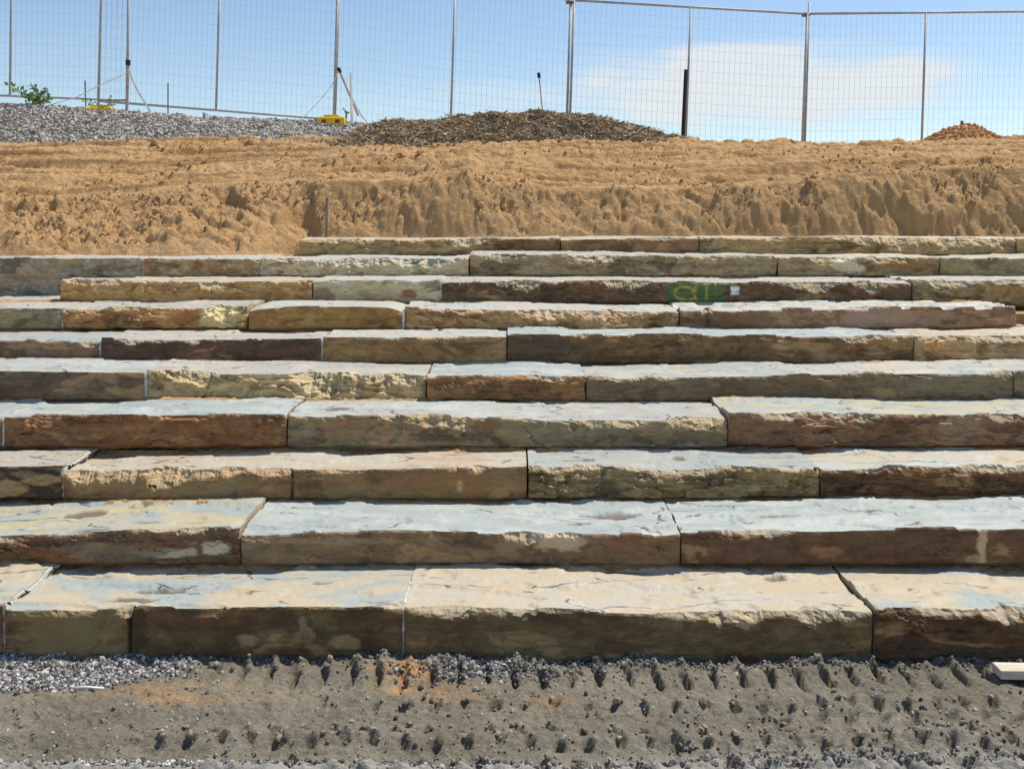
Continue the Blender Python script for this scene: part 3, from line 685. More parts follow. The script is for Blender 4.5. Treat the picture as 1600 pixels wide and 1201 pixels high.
# course 4
block(4, -300, 1, 651, 650, 'pale topped block cut off by the left frame edge in fourth course', (80, 74, 60), OLV, RST, BLW, BLU, 0.3)
block(4, 5, 446, 650, 646, 'rust brown faced block with smooth pale top at left of fourth course', (100, 72, 42), (86, 64, 44), (108, 82, 52), BLW, BLU, 0.55, edge=.5, rust=.7)
block(4, 449, 1137, 648, 654, 'longest grey-green faced block with tan broken edge in fourth course', (100, 94, 80), (90, 86, 70), (112, 84, 62), GRT, BLW, 0.5, chips=[(700, 70, 24), (600, 26, 8), (960, 60, 12), (1090, 50, 20)], scoops=[(1090, 45, 18, 44, 0.03), (745, 26, 4, 36, 0.02)], edge=.9, rust=.35, pale=(196, 170, 122))
block(4, 1139, 1760, 645, 648, 'brown faced block with streaky bluish yellow top at right of fourth course', (100, 80, 62), (88, 66, 52), (84, 62, 50), BLU, (212, 200, 160), 0.75, flakes=[(1320, 637, 10, 1.5), (1410, 630, 40, 1.5)], chips=[(1230, 60, 10), (1330, 70, 12), (1580, 40, 14)], edge=1.0)
# course 5
block(5, -280, 224, 578, 579, 'plain dark grey-brown block at left of fifth course', (80, 68, 58), (74, 62, 54), (90, 76, 64), BLW, GRT, 0.15, edge=.3, rust=.3)
block(5, 229, 664, 577, 587, 'pale cream sandstone faced block in fifth course', (172, 156, 120), (160, 146, 112), (138, 118, 84), CRM, GRT, 0.9, chips=[(520, 70, 30), (610, 60, 20), (300, 60, 12)], dD=0.03, scoops=[(565, 70, 10, 40, 0.045)], edge=.9, rust=.25, pale=(190, 172, 130))
block(5, 667, 915, 587, 586, 'short rust coloured block with a diagonal broken corner in fifth course', (106, 80, 54), (100, 76, 46), (112, 82, 50), BLW, BLU, 0.6, chips=[(855, 34, 12)], scoops=[(800, 60, 8, 30, 0.02)], edge=.6, rust=.6)
block(5, 917, 1584, 588, 580, 'long olive-brown faced block in right half of fifth course', (92, 82, 64), (82, 74, 60), (84, 66, 48), BLU, CRM, 0.3, chips=[(1030, 36, 8), (1570, 26, 14)], edge=.8, rust=.35)
block(5, 1587, 1800, 580, 580, 'grey block cut off by the right frame edge in fifth course', (90, 88, 78), (80, 74, 66), OLV, BLU, CRM, 0.4)
# course 6
block(6, -260, 153, 530, 531, 'brownish grey block with a pale diagonal scratch at left of sixth course', (100, 84, 72), (92, 76, 64), (86, 70, 58), BLU, GRT, 0.15, edge=.3, rust=.3, chips=[(140, 16, 10)])
block(6, 157, 501, 528, 528, 'darkest chocolate brown block in sixth course', (70, 54, 48), (60, 48, 42), (92, 62, 44), CRM, GRT, 0.2, chips=[(225, 50, 8), (300, 16, 8)], edge=.6, rust=.35)
block(6, 504, 791, 526, 525, 'brown-olive block left of the centre joint in sixth course', (112, 94, 62), (98, 80, 52), (106, 82, 50), BLW, CRM, 0.35, edge=.6)
block(6, 793, 1428, 522, 524, 'longest block of sixth course, dark left end and brown face', (84, 70, 50), (92, 70, 42), (70, 58, 48), BLW, BLU, 0.45, chips=[(910, 14, 8), (1340, 30, 14), (1390, 40, 8)], scoops=[(1375, 40, 8, 34, 0.03), (1250, 70, 8, 26, 0.015)], edge=.5)
block(6, 1430, 1780, 526, 520, 'tan block with orange stains at right of sixth course', (138, 118, 86), (122, 104, 76), (136, 92, 44), CRM, BGE, 0.7, chips=[(1560, 60, 14), (1460, 30, 10)], edge=1.0)
# course 7
block(7, -260, 94, 480, 480, 'grey-green block at left end of seventh course', (112, 108, 90), (100, 100, 78), (120, 108, 78), CRM, GRT, 0.25, rust=.3, depth=1.3)
block(7, 98, 385, 482, 478, 'rusty orange block with a pale green right end in seventh course', (122, 92, 58), (140, 108, 68), (106, 76, 48), CRM, GRT, 0.85, chips=[(180, 60, 6), (350, 34, 22)], edge=.9, rust=.5, pale=(176, 172, 128))
block(7, 388, 628, 477, 479, 'ochre brown block with rounded upper corners in seventh course', (108, 84, 42), (112, 88, 44), (102, 76, 38), BLW, CRM, 0.12, rnd=0.028, edge=.3, rust=.4, dD=-0.03)
block(7, 632, 1061, 479, 485, 'tan block with crumbly speckled right end in seventh course', (124, 100, 66), (132, 110, 78), (112, 84, 52), CRM, BLW, 0.85, chips=[(720, 60, 8), (850, 50, 16), (960, 80, 14)], scoops=[(1020, 36, 4, 34, 0.02)], edge=1.0, pale=(200, 170, 132))
block(7, 1064, 1588, 482, 479, 'maroon brown block with an exposed right end in seventh course', (102, 82, 64), (110, 92, 80), (88, 62, 46), CRM, BLW, 0.3, chips=[(1105, 10, 8)], cracks=[1107], edge=.6, topamp=2.0, depth=0.72)
# course 8
block(8, 93, 487, 438, 439, 'golden brown chipped block at left of eighth course', (128, 104, 66), (138, 114, 74), (128, 84, 44), CRM, BGE, 0.8, chips=[(150, 50, 12), (330, 20, 14), (300, 60, 6)], edge=1.0, rust=.45)
block(8, 489, 687, 438, 437, 'short pale grey-green block with a rust spot in eighth course', (140, 140, 126), (132, 130, 116), (120, 84, 52), CRM, BLW, 0.35, chips=[(520, 20, 6)], edge=.6, rust=.42)
def graffiti(fx, fz):
    out_ = np.zeros(fx.shape + (4,))
    n = fbm(fx * 0.10, fz * 0.16, 4, 90, .65); fx = fx + 1.2 * fbm(fx * .2, fz * .2, 2, 91); fz = fz + 0.8 * fbm(fx * .2, fz * .2, 2, 92)
    g = np.exp(-np.maximum(0, np.abs(fx - 1087) - 38) ** 2 / 60 - np.maximum(0, np.abs(fz - 456) - 9) ** 2 / 60) * (0.74 + 0.5 * n - 0.35 * np.exp(-((fx - 1116) / 10) ** 2))
    g = np.clip(g, 0, 0.72)
    out_[..., :3] = (0.055, 0.21, 0.075); out_[..., 3] = g
    ring = np.abs(np.hypot((fx - 1070) / 15.5, (fz - 458) / 10.0) - 1) * 11
    stem = np.maximum(np.abs(fx - 1085.5), np.maximum(0, np.abs(fz - 458) - 9) * 1.0)
    one = np.maximum(np.abs(fx - 1103.5), np.maximum(0, np.abs(fz - 458) - 8))
    y = np.clip(1.3 - np.minimum(np.minimum(ring, stem), one) / 2.6, 0, 1) * (0.85 + .25 * n)
    y = np.clip(y, 0, 1)
    out_[..., :3] = out_[..., :3] * (1 - y[..., None]) + np.array((0.62, 0.52, 0.07)) * y[..., None]
    out_[..., 3] = np.maximum(out_[..., 3], y * .85)
    wq = np.clip(1.2 - np.maximum(np.abs(fx - 1148.5) - 5.5, np.abs(fz - 454) - 5.5) / 2.5, 0, 1)
    out_[..., :3] = out_[..., :3] * (1 - wq[..., None]) + np.array((0.86, 0.86, 0.83)) * wq[..., None]
    out_[..., 3] = np.maximum(out_[..., 3], wq * .98)
    return out_
block(8, 690, 1425, 438, 440, 'dark brown block with green and yellow spray-painted mark in eighth course', (70, 58, 44), (82, 68, 50), (80, 56, 38), CRM, GRT, 0.5, chips=[(810, 40, 18), (980, 40, 16), (1270, 50, 14), (1360, 30, 16)], edge=1.0, paint=graffiti, pale=(176, 160, 124))
block(8, 1428, 1760, 437, 437, 'olive-grey block at right end of eighth course', (100, 94, 74), (108, 100, 78), (82, 68, 52), CRM, GRT, 0.6, chips=[(1490, 40, 14), (1590, 40, 10)], edge=1.0, zlow=1.10)
# course 9
block(9, -260, 220, 402, 401, 'tall blue-grey block reaching down two courses at far left', (106, 103, 98), (116, 114, 106), (92, 84, 72), CRM, GRT, 0.45, edge=.5, zlow=1.08, rust=.35)
block(9, 223, 405, 402, 402, 'short mottled grey and rust block beside the tall blue-grey one in ninth course', (116, 106, 84), (126, 118, 98), (120, 84, 50), CRM, BLW, 0.6, edge=.9)
block(9, 408, 732, 403, 402, 'light grey block with wavy face left of centre in ninth course', (144, 140, 122), (152, 148, 132), (128, 108, 78), BLW, CRM, 0.7, chips=[(505, 20, 12), (560, 60, 14), (660, 60, 12)], edge=1.0, rust=.35, pale=(186, 180, 160))
block(9, 734, 1214, 396, 400, 'long grey-green block at centre of ninth course', (120, 114, 96), (108, 102, 84), (132, 106, 70), CRM, GRT, 0.75, chips=[(790, 50, 10), (930, 40, 12), (1100, 80, 6)], edge=1.0, rust=.35)
block(9, 1217, 1468, 401, 401, 'mottled block with a pale oval scar in ninth course', (116, 112, 94), (110, 96, 68), (112, 78, 44), CRM, BGE, 0.7, chips=[(1290, 40, 8), (1400, 50, 10)], scoops=[(1325, 24, 4, 26, 0.02)], edge=1.0)
block(9, 1471, 1760, 403, 400, 'olive block at right end of ninth course', (106, 104, 84), (112, 106, 84), (98, 84, 60), CRM, GRT, 0.35, edge=.8)
# course 10
block(10, 467, 875, 373, 371, 'chipped tan block starting the short top course', (128, 114, 84), (110, 96, 72), (92, 74, 54), BGE, CRM, 0.7, chips=[(730, 40, 14), (540, 60, 8)], scoops=[(815, 50, 2, 20, 0.03)], edge=1.0, rust=.4)
block(10, 877, 1092, 371, 371, 'smooth brown block second in the top course', (108, 86, 60), (102, 80, 56), (96, 72, 48), BGE, CRM, 0.2, chips=[(1030, 40, 6)], edge=.6)
block(10, 1094, 1588, 370, 371, 'long olive block with big tan chips in the top course', (112, 104, 80), (122, 108, 80), (134, 108, 72), CRM, BGE, 0.7, chips=[(1340, 40, 12), (1400, 50, 18), (1490, 60, 16), (1560, 40, 16), (1200, 30, 6)], edge=1.2, pale=(206, 180, 136))
block(10, 1591, 1780, 371, 370, 'tan block cut off by the right frame edge in the top course', (128, 110, 78), (118, 100, 70), (100, 78, 50), CRM, BGE, 0.5)

def spilled_sand():
    V = []; F = []; o_ = 0
    for g_ in SAND:
        V.append(g_.reshape(-1, 3)); F.append(grid_faces(g_.shape[0], g_.shape[1]) + o_); o_ += len(V[-1])
    tag(mesh_np('spilled_sand', np.concatenate(V), np.concatenate(F), SOIL), 'tan sand spilled along the back of the stone treads', 'sand', kind='stuff')
spilled_sand()
# soil packed behind and under the courses, seen at the broken right end of course 7 and between joints
def fill():
    mb = MB()
    for i in range(1, 10):
        d0 = ROW_D[i] + 0.30; d1 = ROW_D[i + 1] + 0.12
        xl = X_of(100, 7.5) if i == 8 else -6.5
        mb.box(((6.5 + xl) / 2, (d0 + d1) / 2, ROW_Z[i] / 2 - 0.03), ((6.5 - xl) / 2, (d1 - d0) / 2, ROW_Z[i] / 2 - 0.030))
    tag(mb.build('packed_soil', SOIL), kind='structure')
fill()

# ------------------------------------------------------------------ gravel at the foot of the steps
def front_gravel():
    rs = np.random.default_rng(21); pts = []; siz = []
    n = 230000
    px = rs.uniform(-40, 1640, n); py = rs.uniform(1022, 1201, n)
    foot = 1030 + 12 * np.clip(px / 1600, 0, 1)
    dens = np.exp(-((py - foot - 3) / 5.5) ** 2) * (0.22 + 0.30 * sstep(-.1, .3, fbm(px * .012, px * 0, 3, 73)))
    lf = sstep(330, 240, px) * np.exp(-np.maximum(0, py - (1050 + 20 * sstep(300, 60, px))) ** 2 / 60) * 1.0
    mid = np.exp(-((px - 760) / 110) ** 2) * np.exp(-((py - 1048) / 14) ** 2) * 0.8
    bot = sstep(1184, 1194, py) * 0.32
    rt = sstep(1150, 1195, py) * sstep(900, 1300, px) * 0.10
    dens = np.maximum.reduce([dens, lf, mid, bot, rt, 0.006 + 0 * px]) * (0.55 + 0.6 * (fbm(px * .02, py * .06, 3, 71) > -0.1))
    keep = rs.random(n) < dens * 0.75
    px, py = px[keep], py[keep]
    D = D_of(py); X = (px - 800) / FPX * D
    s = np.exp(rs.normal(math.log(0.0041), 0.42, len(X))).clip(0.002, 0.0105)
    ok = D < 4.05
    X, D, s = X[ok], D[ok], s[ok]
    Z = ground_z(X, D) + s * 0.35
    ti = rs.random(len(X)) * (0.58 + 0.30 * sstep(420, 250, X / D * FPX + 800) + 0.2 * np.exp(-((X / D * FPX + 40) / 120) ** 2)).clip(0, 1)
    tag(scatter('loose_gravel', np.stack([X, D, Z], -1), s, GRAVEL, seed=22, tints=ti), 'pale crushed gravel scattered along the foot of the steps', 'gravel', kind='stuff')
front_gravel()
MUDC = tint_mat('mud_crumbs', [(.19, .16, .11), (.26, .22, .155), (.31, .265, .19), (.36, .31, .235), (.44, .395, .32)])
def mud_crumbs():
    rs = np.random.default_rng(55); p = []
    for (x, y, wd, hl) in PRINTS:
        for k in range(rs.integers(1, 4)):
            p.append((x + rs.normal(0, wd * 0.7), y + hl * 1.1 + rs.normal(0.004, 0.008), np.exp(rs.normal(math.log(0.0070), .35))))
    n = 500
    py = rs.uniform(1045, 1201, n); px = rs.uniform(-20, 1620, n); D = D_of(py)
    for a, b in zip((px - 800) / FPX * D, D): p.append((a, b, np.exp(rs.normal(math.log(0.0042), .4))))
    p = np.array(p); p = p[p[:, 1] < 4.0]; s_ = p[:, 2].clip(0.002, 0.014)
    z = ground_z(p[:, 0], p[:, 1]) + s_ * 0.3
    tag(scatter('mud_crumbs', np.stack([p[:, 0], p[:, 1], z], -1), s_, MUDC, seed=56), 'small grey-brown mud crumbs thrown up by the track prints', 'mud', kind='stuff')
mud_crumbs()

# ------------------------------------------------------------------ clods of soil on the bank
def clods():
    rs = np.random.default_rng(33); n = 15000
    X = rs.uniform(-6.2, 6.2, n); D = np.where(rs.random(n) < 0.55, rs.uniform(8.6, 9.9, n), rs.uniform(9.8, 13.6, n))
    ok = (fbm(X * 1.4, D * 1.6, 3, 81) > -0.15) & ~((D < 9.4) & (X / D * FPX + 800 > 455))
    X, D = X[ok], D[ok]
    s = np.exp(rs.normal(math.log(0.0085), 0.5, len(X)))
    Z = terrain_z(X, D) + s * 0.25
    tag(scatter('soil_clods', np.stack([X, D, Z], -1), s, SOIL, seed=34), 'crumbled soil clods strewn over the sandy bank', 'soil', kind='stuff')
clods()

# ------------------------------------------------------------------ heaps along the skyline
def heap(name, crest, D0, Dc, D1, base_py, mat, amp, seed, x0, x1, step=0.03):
    """a long heap whose ridge follows the photographed skyline at depth Dc"""
    xs = np.arange(X_of(x0, Dc), X_of(x1, Dc), step); ys = np.arange(D0, D1, step)
    Xg, Yg = np.meshgrid(xs, ys, indexing='ij')
    z = heap_z(Xg, Yg, crest, D0, Dc, D1, amp, seed)
    V = np.stack([Xg, Yg, z], -1).reshape(-1, 3)
    return V, grid_faces(len(xs), len(ys))
def heap_z(Xg, Yg, crest, D0, Dc, D1, amp, seed):
    pxc = Xg / Dc * FPX + 800
    zc = CAM_H + (YH - prof(pxc, crest)) / FPX * Dc
    zbase = terrain_z(Xg, Yg, False) - 0.06
    tf = sstep(D0, Dc, Yg) ** 0.8; tb = sstep(D1, Dc, Yg)
    t = np.where(Yg < Dc, tf, tb)
    top = np.maximum(zc - (terrain_z(Xg, np.full_like(Xg, Dc), False) - 0.06), 0)
    return zbase + t * top + amp * fbm(Xg * 5, Yg * 5, 4, seed) * sstep(0, .15, t)
GCREST = [(-900, 158), (-100, 168), (0, 171), (100, 177), (160, 181), (230, 188), (300, 193), (400, 198), (480, 201), (540, 203), (600, 208), (660, 224), (900, 300)]
MCREST = [(380, 300), (470, 226), (540, 208), (570, 200), (620, 190), (660, 193), (700, 185), (750, 181), (850, 177), (900, 180), (950, 188), (1000, 202), (1035, 213), (1075, 220), (1150, 300)]
RCREST = [(1380, 300), (1440, 222), (1470, 206), (1490, 198), (1505, 194), (1530, 199), (1560, 214), (1590, 226), (1650, 300)]
gargs = (GCREST, 13.0, 13.95, 15.4, 0.02, 101); margs = (MCREST, 12.6, 13.6, 14.25, 0.055, 102); rargs = (RCREST, 13.2, 13.7, 14.2, 0.03, 103)
def heap_obj(name, args, x0, x1, mat, label, cat):
    crest, D0, Dc, D1, amp, seed = args
    V, F = heap(name, crest, D0, Dc, D1, 0, mat, amp, seed, x0, x1)
    return mesh_np(name, V, F, mat)
GBED = tint_mat('gravel_bed', [(.36, .33, .29), (.36, .33, .29)])
g = heap_obj('gravel_heap', gargs, -900, 700, GBED, '', '')
tag(g, 'long grey gravel heap along the skyline under the fence at left', 'gravel heap')
def heap_scatter(parent, args, n, x0, x1, mean, mat, base, stretch, seed, name, tilt=math.pi, sd=.35):
    rs = np.random.default_rng(seed); crest, D0, Dc, D1, amp, hs = args
    D = rs.uniform(D0 + 0.02, Dc + 0.25, n); X = X_of(rs.uniform(x0, x1, n), D)
    z = heap_z(X, D, crest, D0, Dc, D1, amp, hs)
    ok = z > terrain_z(X, D, False) - 0.015
    X, D, z = X[ok], D[ok], z[ok]
    s = np.exp(rs.normal(math.log(mean), sd, len(X))).clip(0, mean * 2.2)
    o = scatter(name, np.stack([X, D, z + s * .2], -1), s, mat, base, stretch, seed + 1, parent, tilt=tilt)
    o['kind'] = 'stuff'; return o
HEAPG = tint_mat('heap_gravel', [(.24, .21, .17), (.40, .36, .305), (.50, .455, .39), (.60, .55, .48), (.72, .67, .60), (.80, .77, .71)])
heap_scatter(g, gargs, 34000, -60, 640, 0.0125, HEAPG, 'ico', (1.5, 1, .6), 41, 'gravel_stones', 0.7)
MULB = tint_mat('mulch_bed', [(.30, .22, .14), (.30, .22, .14)])
MULCH = tint_mat('wood_mulch', [(.18, .125, .075), (.36, .26, .15), (.48, .36, .22), (.58, .45, .29), (.68, .55, .38), (.76, .67, .52)])
m_ = heap_obj('mulch_heap', margs, 420, 1120, MULB, '', '')
tag(m_, 'dark brown heap of wood mulch in the middle of the skyline', 'mulch heap')
heap_scatter(m_, margs, 26000, 470, 1090, 0.015, MULCH, 'oct', (2.2, .5, .3), 43, 'mulch_chips', 0.5, .55)
r_ = heap_obj('soil_mound', rargs, 1400, 1640, REDSOIL, '', '')
tag(r_, 'small reddish soil mound on the skyline at far right', 'soil mound')
heap_scatter(r_, rargs, 1400, 1430, 1590, 0.013, REDSOIL, 'ico', (1, 1, 1), 45, 'soil_lumps')

# ------------------------------------------------------------------ temporary mesh fence
GALV = plain('galvanised_steel', (0.42, 0.43, 0.43), 0.55, 0.1, 0.15, 6)
WIRE = plain('galvanised_wire', (0.46, 0.49, 0.52), 0.6, 0.1, 0.1)
FD = 14.4; PANELS = []
def fence_panel(xl, xr, bl, br, tl, tr, lean, label, D=FD, rise=(0, 0), rot=0.0):
    BL, BR = P(xl - lean, bl, D), P(xr - lean, br, D); TL, TR = P(xl + lean, tl, D), P(xr + lean, tr, D)
    root = empty('mesh_fence', (BL + BR) / 2, label, 'fence', 'temporary mesh fence panels on the skyline')
    o = (BL + BR) / 2; r = 0.019
    def tube(name, a, b, rr=r):
        mb = MB(); mb.tube([a, b], rr, 10); return mb.build(name, GALV, root, o, True)
    up = Vector((0, 0, 1)); ext = 0.12
    dl = (TL - BL).normalized(); dr = (TR - BR).normalized()
    tube('post', BL - dl * ext, TL + dl * rise[0], 0.019); tube('post', BR - dr * ext, TR + dr * rise[1], 0.019)
    tube('middle_post', (BL + BR) / 2, (TL + TR) / 2, 0.0165)
    off = Vector((0, 0, 0.0))
    tube('top_rail', TL, TR, 0.0175); tube('bottom_rail', BL, BR, 0.0175)
    mb = MB(); Lx = (BR - BL).length; nvw = int(Lx / 0.075); nh = 14
    yo = Vector((0, -0.008, 0))
    for k in range(1, nvw):
        t = k / nvw; mb.tube([BL.lerp(BR, t) + yo, TL.lerp(TR, t) + yo], 0.0016, 3)
    for k in range(1, nh):
        t = k / nh; mb.tube([BL.lerp(TL, t), BR.lerp(TR, t)], 0.0019, 3)
    mb.build('wire_mesh', WIRE, root, o)
    PANELS.append(root)
    return root
fence_panel(-166, 200, 143, 157, -88, -74, 1.5, 'mesh fence panel overlapping its neighbour at the far left skyline', D=14.47)
fence_panel(157, 525, 158, 187, -74, -47, 3.5, 'mesh fence panel between two yellow feet, above the gravel heap')
fence_panel(527, 888, 188, 232, -46, 0, 4.0, 'mesh fence panel behind the left part of the mulch heap', D=14.44)
fence_panel(893, 1257, 234, 254, 1, 22, 4.5, 'mesh fence panel behind the black stake, right of the mulch heap')
fence_panel(1260, 1626, 255, 251, 22, 18, 4.0, 'mesh fence panel at the right edge beyond the reddish mound', D=14.43, rise=(0.16, 0))
# clamps joining the panels
CLAMP = plain('clamp_steel', (0.22, 0.20, 0.19), 0.6, 0.4)
for px, py, pn in ((890, 4, PANELS[3]), (1259, 24, PANELS[4])):
    mb = MB(); c = P(px, py, FD + .02); mb.box(c, (0.05, 0.035, 0.022), 0, 0.008); mb.tube([c + Vector((0, -.06, 0)), c + Vector((0, .05, 0))], 0.009, 6)
    mb.build('clamp', CLAMP, pn, pn.location)
# yellow feet
YEL = plain('yellow_plastic', (0.72, 0.46, 0.02), 0.5, 0, 0.12, 5)
DKH = plain('recess_shade', (0.16, 0.07, 0.02), 0.7)
def fence_foot(px, py, wpx, hpx, D, label):
    c = P(px, py, D); w = wpx / FPX * D / 2; h = hpx / FPX * D / 2
    root = empty('fence_weight', c - Vector((0, 0, h)), label, 'fence weight', 'yellow fence weights')
    org = c - Vector((0, 0, h))
    mb = MB(); mb.box(c, (w, 0.12, h), 0, 0.018); mb.build('body', YEL, root, org)
    mb = MB(); mb.box(c + Vector((0, 0.0, h + 0.012)), (w * 0.55, 0.08, 0.016), 0, 0.008); mb.build('socket_rim', YEL, root, org)
    for sx in (-0.5, 0.5):  # solid dark plates, the shade of hand holes put into their colour
        mb = MB(); mb.box(c + Vector((sx * w, -0.118, 0)), (w * 0.16, 0.006, h * 0.35)); mb.build('hand_hole_shade', DKH, root, org)
fence_foot(157, 176, 44, 15, 13.82, 'yellow fence foot behind weeds near the left end of the gravel heap')
fence_foot(519, 191, 42, 15, 13.72, 'yellow fence foot beside the white leaning stakes near the mulch heap')

# ------------------------------------------------------------------ stakes, tape, weeds
WHT = plain('white_paint', (0.84, 0.83, 0.80), 0.7, 0, 0.05); PNKW = plain('faded_pink_timber', (0.46, 0.34, 0.30), 0.8)
BLKM = plain('black_star_picket', (0.018, 0.019, 0.021), 0.5); GRYW = plain('weathered_timber', (0.20, 0.175, 0.14), 0.9)
CAPM = plain('black_cap', (0.025, 0.025, 0.03), 0.5)
def stake(name, x0, y0, x1, y1, wpx, D, mat, label, cap=None, down=0.25):
    top = P(x0, y0, D); bot = P(x1, y1, D); d = (bot - top).normalized(); r = wpx / FPX * D / 2
    foot = bot + d * down
    root = empty(name, bot, label, 'stake')
    mb = MB(); mb.tube([top, foot], r, 4 if cap is None else 8); mb.build('shaft', mat, root, bot)
    if cap:
        mb = MB(); mb.tube([top - d * 0.035, top - d * 0.02, top + d * 0.02, top + d * 0.035], cap / FPX * D / 2, 8); mb.build('cap', CAPM, root, bot, True)
    return root
stake('marker_stake', 200, 98, 198, 180, 5.0, 13.9, PNKW, 'pinkish stake with black cap and trailing tape at left', 8)
stake('marker_stake', 548, 114, 550, 190, 4.2, 13.85, WHT, 'upright white stake beside the leaning one near the mulch heap')
stake('marker_stake', 530, 110, 551, 160, 3.2, 13.88, PNKW, 'slanting pinkish stake with black cap next to the white stake', 6, 0.2)
stake('marker_stake', 262.5, 130, 262.5, 186, 2.2, 14.0, GRYW, 'thin dark peg standing on the gravel heap')
stake('marker_stake', 133, 126, 134, 172, 2.2, 14.1, GRYW, 'thin grey peg behind the weeds at far left')
stake('marker_stake', 842, 118, 848, 176, 1.9, 13.7, PNKW, 'thin pinkish rod with black tip on the mulch heap', 5)
stake('star_picket', 1072, 109, 1067, 214, 6.2, 13.75, BLKM, 'thick black stake at the right foot of the mulch heap')
stake('survey_peg', 511, 309, 510, 368, 4.0, 9.29, GRYW, 'short weathered timber peg driven into the sandy bank')
stake('survey_peg', 1503, 189, 1503, 200, 5, 13.7, GRYW, 'stubby grey peg on top of the reddish soil mound', None, 0.1)
TAPE = plain('white_tape', (0.84, 0.83, 0.80), 0.5, 0, 0.05)
def tape(pts, wpx, D, label):
    pts = [P(x, y, D) + Vector((0, dy, 0)) for x, y, dy in pts]; w = wpx / FPX * D / 2
    # resample
    fine = []
    for k in range(len(pts) - 1):
        for q in range(6): fine.append(pts[k].lerp(pts[k + 1], q / 6))
    fine.append(pts[-1])
    V = []; F = []
    for k, p in enumerate(fine):
        d = (fine[min(k + 1, len(fine) - 1)] - fine[max(k - 1, 0)]).normalized(); a = d.cross(Vector((0, 1, 0))).normalized()
        tw = 0.5 + 0.5 * abs(math.cos(k * 0.7)); b = Vector((0, 0.002, 0))
        V += [p + a * w * tw - b, p - a * w * tw - b, p - a * w * tw + b, p + a * w * tw + b]
    for k in range(len(fine) - 1):
        F += [(4 * k + q, 4 * k + (q + 1) % 4, 4 * k + 4 + (q + 1) % 4, 4 * k + 4 + q) for q in range(4)]
    mb = MB(); mb.add(V, F); tag(mb.build('barrier_tape', TAPE, None, fine[0]), label, 'tape')
tape([(201, 108, 0), (208, 128, 0), (217, 146, 0), (226, 160, 0), (236, 176, 0), (250, 188, 0)], 3.6, 13.85, 'white tape hanging down right from the pinkish stake')
tape([(198, 114, 0), (182, 122, 0), (155, 134, 0), (120, 152, 0), (60, 170, 0), (-20, 182, 0)], 1.8, 13.85, 'thin white tape running left from the pinkish stake to the gravel')
tape([(529, 112, 0), (516, 138, 0), (497, 160, 0), (474, 184, 0)], 1.5, 13.8, 'thin white tape slanting left from the capped leaning stake')
tape([(549, 152, 0), (556, 166, 0), (564, 180, 0), (574, 192, 0)], 3.0, 13.8, 'white tape slanting right from the upright white stake to mulch')
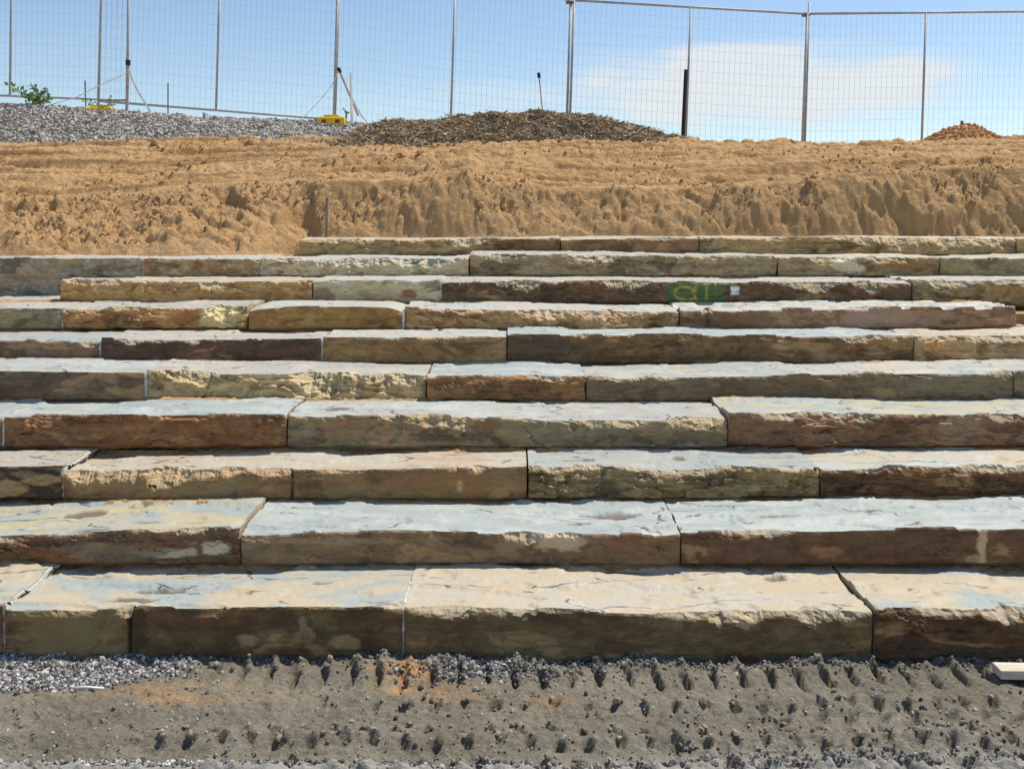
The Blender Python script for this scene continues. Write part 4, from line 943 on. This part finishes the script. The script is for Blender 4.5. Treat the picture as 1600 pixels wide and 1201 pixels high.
# weeds
LEAF = NT('weed_leaf', 0.6)
lm_ = LEAF.mix(LEAF.rng(LEAF.noise(LEAF.map(), 9, 3), 0.3, 0.7), (0.14, 0.25, 0.05, 1), (0.30, 0.38, 0.12, 1)); LEAFM = LEAF.done(lm_)
STEM = plain('weed_stem', (0.16, 0.17, 0.07), 0.8)
def weed(px, py, D, stems, label, n=26, seed=1, lf=0.045):
    rs = random.Random(seed); base = P(px, py, D)
    root = empty('weed', base, label, 'weed', 'weeds on the gravel heap')
    ms = MB(); ml = MB()
    for (tx, ty) in stems:
        tip = P(tx, ty, D + rs.uniform(-.1, .1)); mid = base.lerp(tip, .5) + Vector((rs.uniform(-.04, .04), 0, .05))
        pts = [base, base.lerp(mid, .5), mid, mid.lerp(tip, .5), tip]; ms.tube(pts, .008, 5, .003)
        for k in range(n):
            t = rs.uniform(.25, 1.02); p = (base.lerp(mid, t * 2) if t < .5 else mid.lerp(tip, t * 2 - 1))
            d = Vector((rs.gauss(0, 1), rs.gauss(0, 1), rs.gauss(.4, .8))).normalized(); s = lf * rs.uniform(.6, 1.3)
            a = d.cross(Vector((rs.gauss(0, 1), rs.gauss(0, 1), rs.gauss(0, 1)))).normalized() * s * .32
            p = p + d * s * .25; nn = d.cross(a).normalized() * s * .06
            ml.add([p, p + d * s * .5 + a + nn, p + d * s, p + d * s * .5 - a + nn, p + d * s * .5 - nn], [(0, 1, 4), (1, 2, 4), (2, 3, 4), (3, 0, 4)])
    ms.build('stem', STEM, root, base); ml.build('leaves', LEAFM, root, base)
weed(62, 172, 13.8, [(16, 136), (30, 142), (48, 130), (72, 141), (60, 152), (78, 158), (34, 152)], 'largest leafy green weed at the far left of the gravel heap', 30, 1, .06)
weed(95, 186, 13.7, [(82, 166), (100, 170), (112, 172), (92, 174)], 'low green weed below the big one on the gravel heap', 18, 2, .05)
weed(160, 182, 13.9, [(132, 158), (150, 162), (174, 153), (168, 168), (178, 164)], 'straggly weed growing over the left yellow fence foot', 14, 3, .045)
weed(219, 186, 13.8, [(219, 174), (223, 178)], 'tiny green sprig right of the pinkish stake', 8, 4, .03)
weed(318, 192, 13.8, [(316, 180), (326, 180)], 'tiny green sprig in the middle of the gravel heap', 8, 5, .03)
weed(541, 192, 13.9, [(537, 170), (543, 176)], 'small green sprig behind the second yellow fence foot', 12, 6, .035)

# timber offcut and stick on the mud
PINE = NT('sawn_pine', 0.75)
pc_ = PINE.mix(PINE.rng(PINE.noise(PINE.map((2, 30, 30)), 2.0, 5), 0.35, 0.65), (0.54, 0.46, 0.36, 1), (0.66, 0.58, 0.47, 1)); PINEM = PINE.done(pc_)
mb = MB(); c0 = Vector((X_of(1567, 3.84) + 0.16, 3.885, 0.030)); mb.box(c0, (0.16, 0.038, 0.017), R(-2), 0.002)
tag(mb.build('timber_offcut', PINEM, None, c0), 'pale sawn timber offcut lying on the mud at right frame edge', 'timber')
mb = MB(); Ds = D_of(1077); c1 = Vector((X_of(137, Ds), Ds, ground_z(X_of(137, Ds), Ds) + 0.012))
mb.tube([c1 + Vector((-.062, .004, .0)), c1 + Vector((0, 0, .004)), c1 + Vector((.06, -.003, .001))], 0.0045, 6)
tag(mb.build('stick', WHT, None, c1, True), 'short whitish stick on the mud near the left gravel', 'stick')
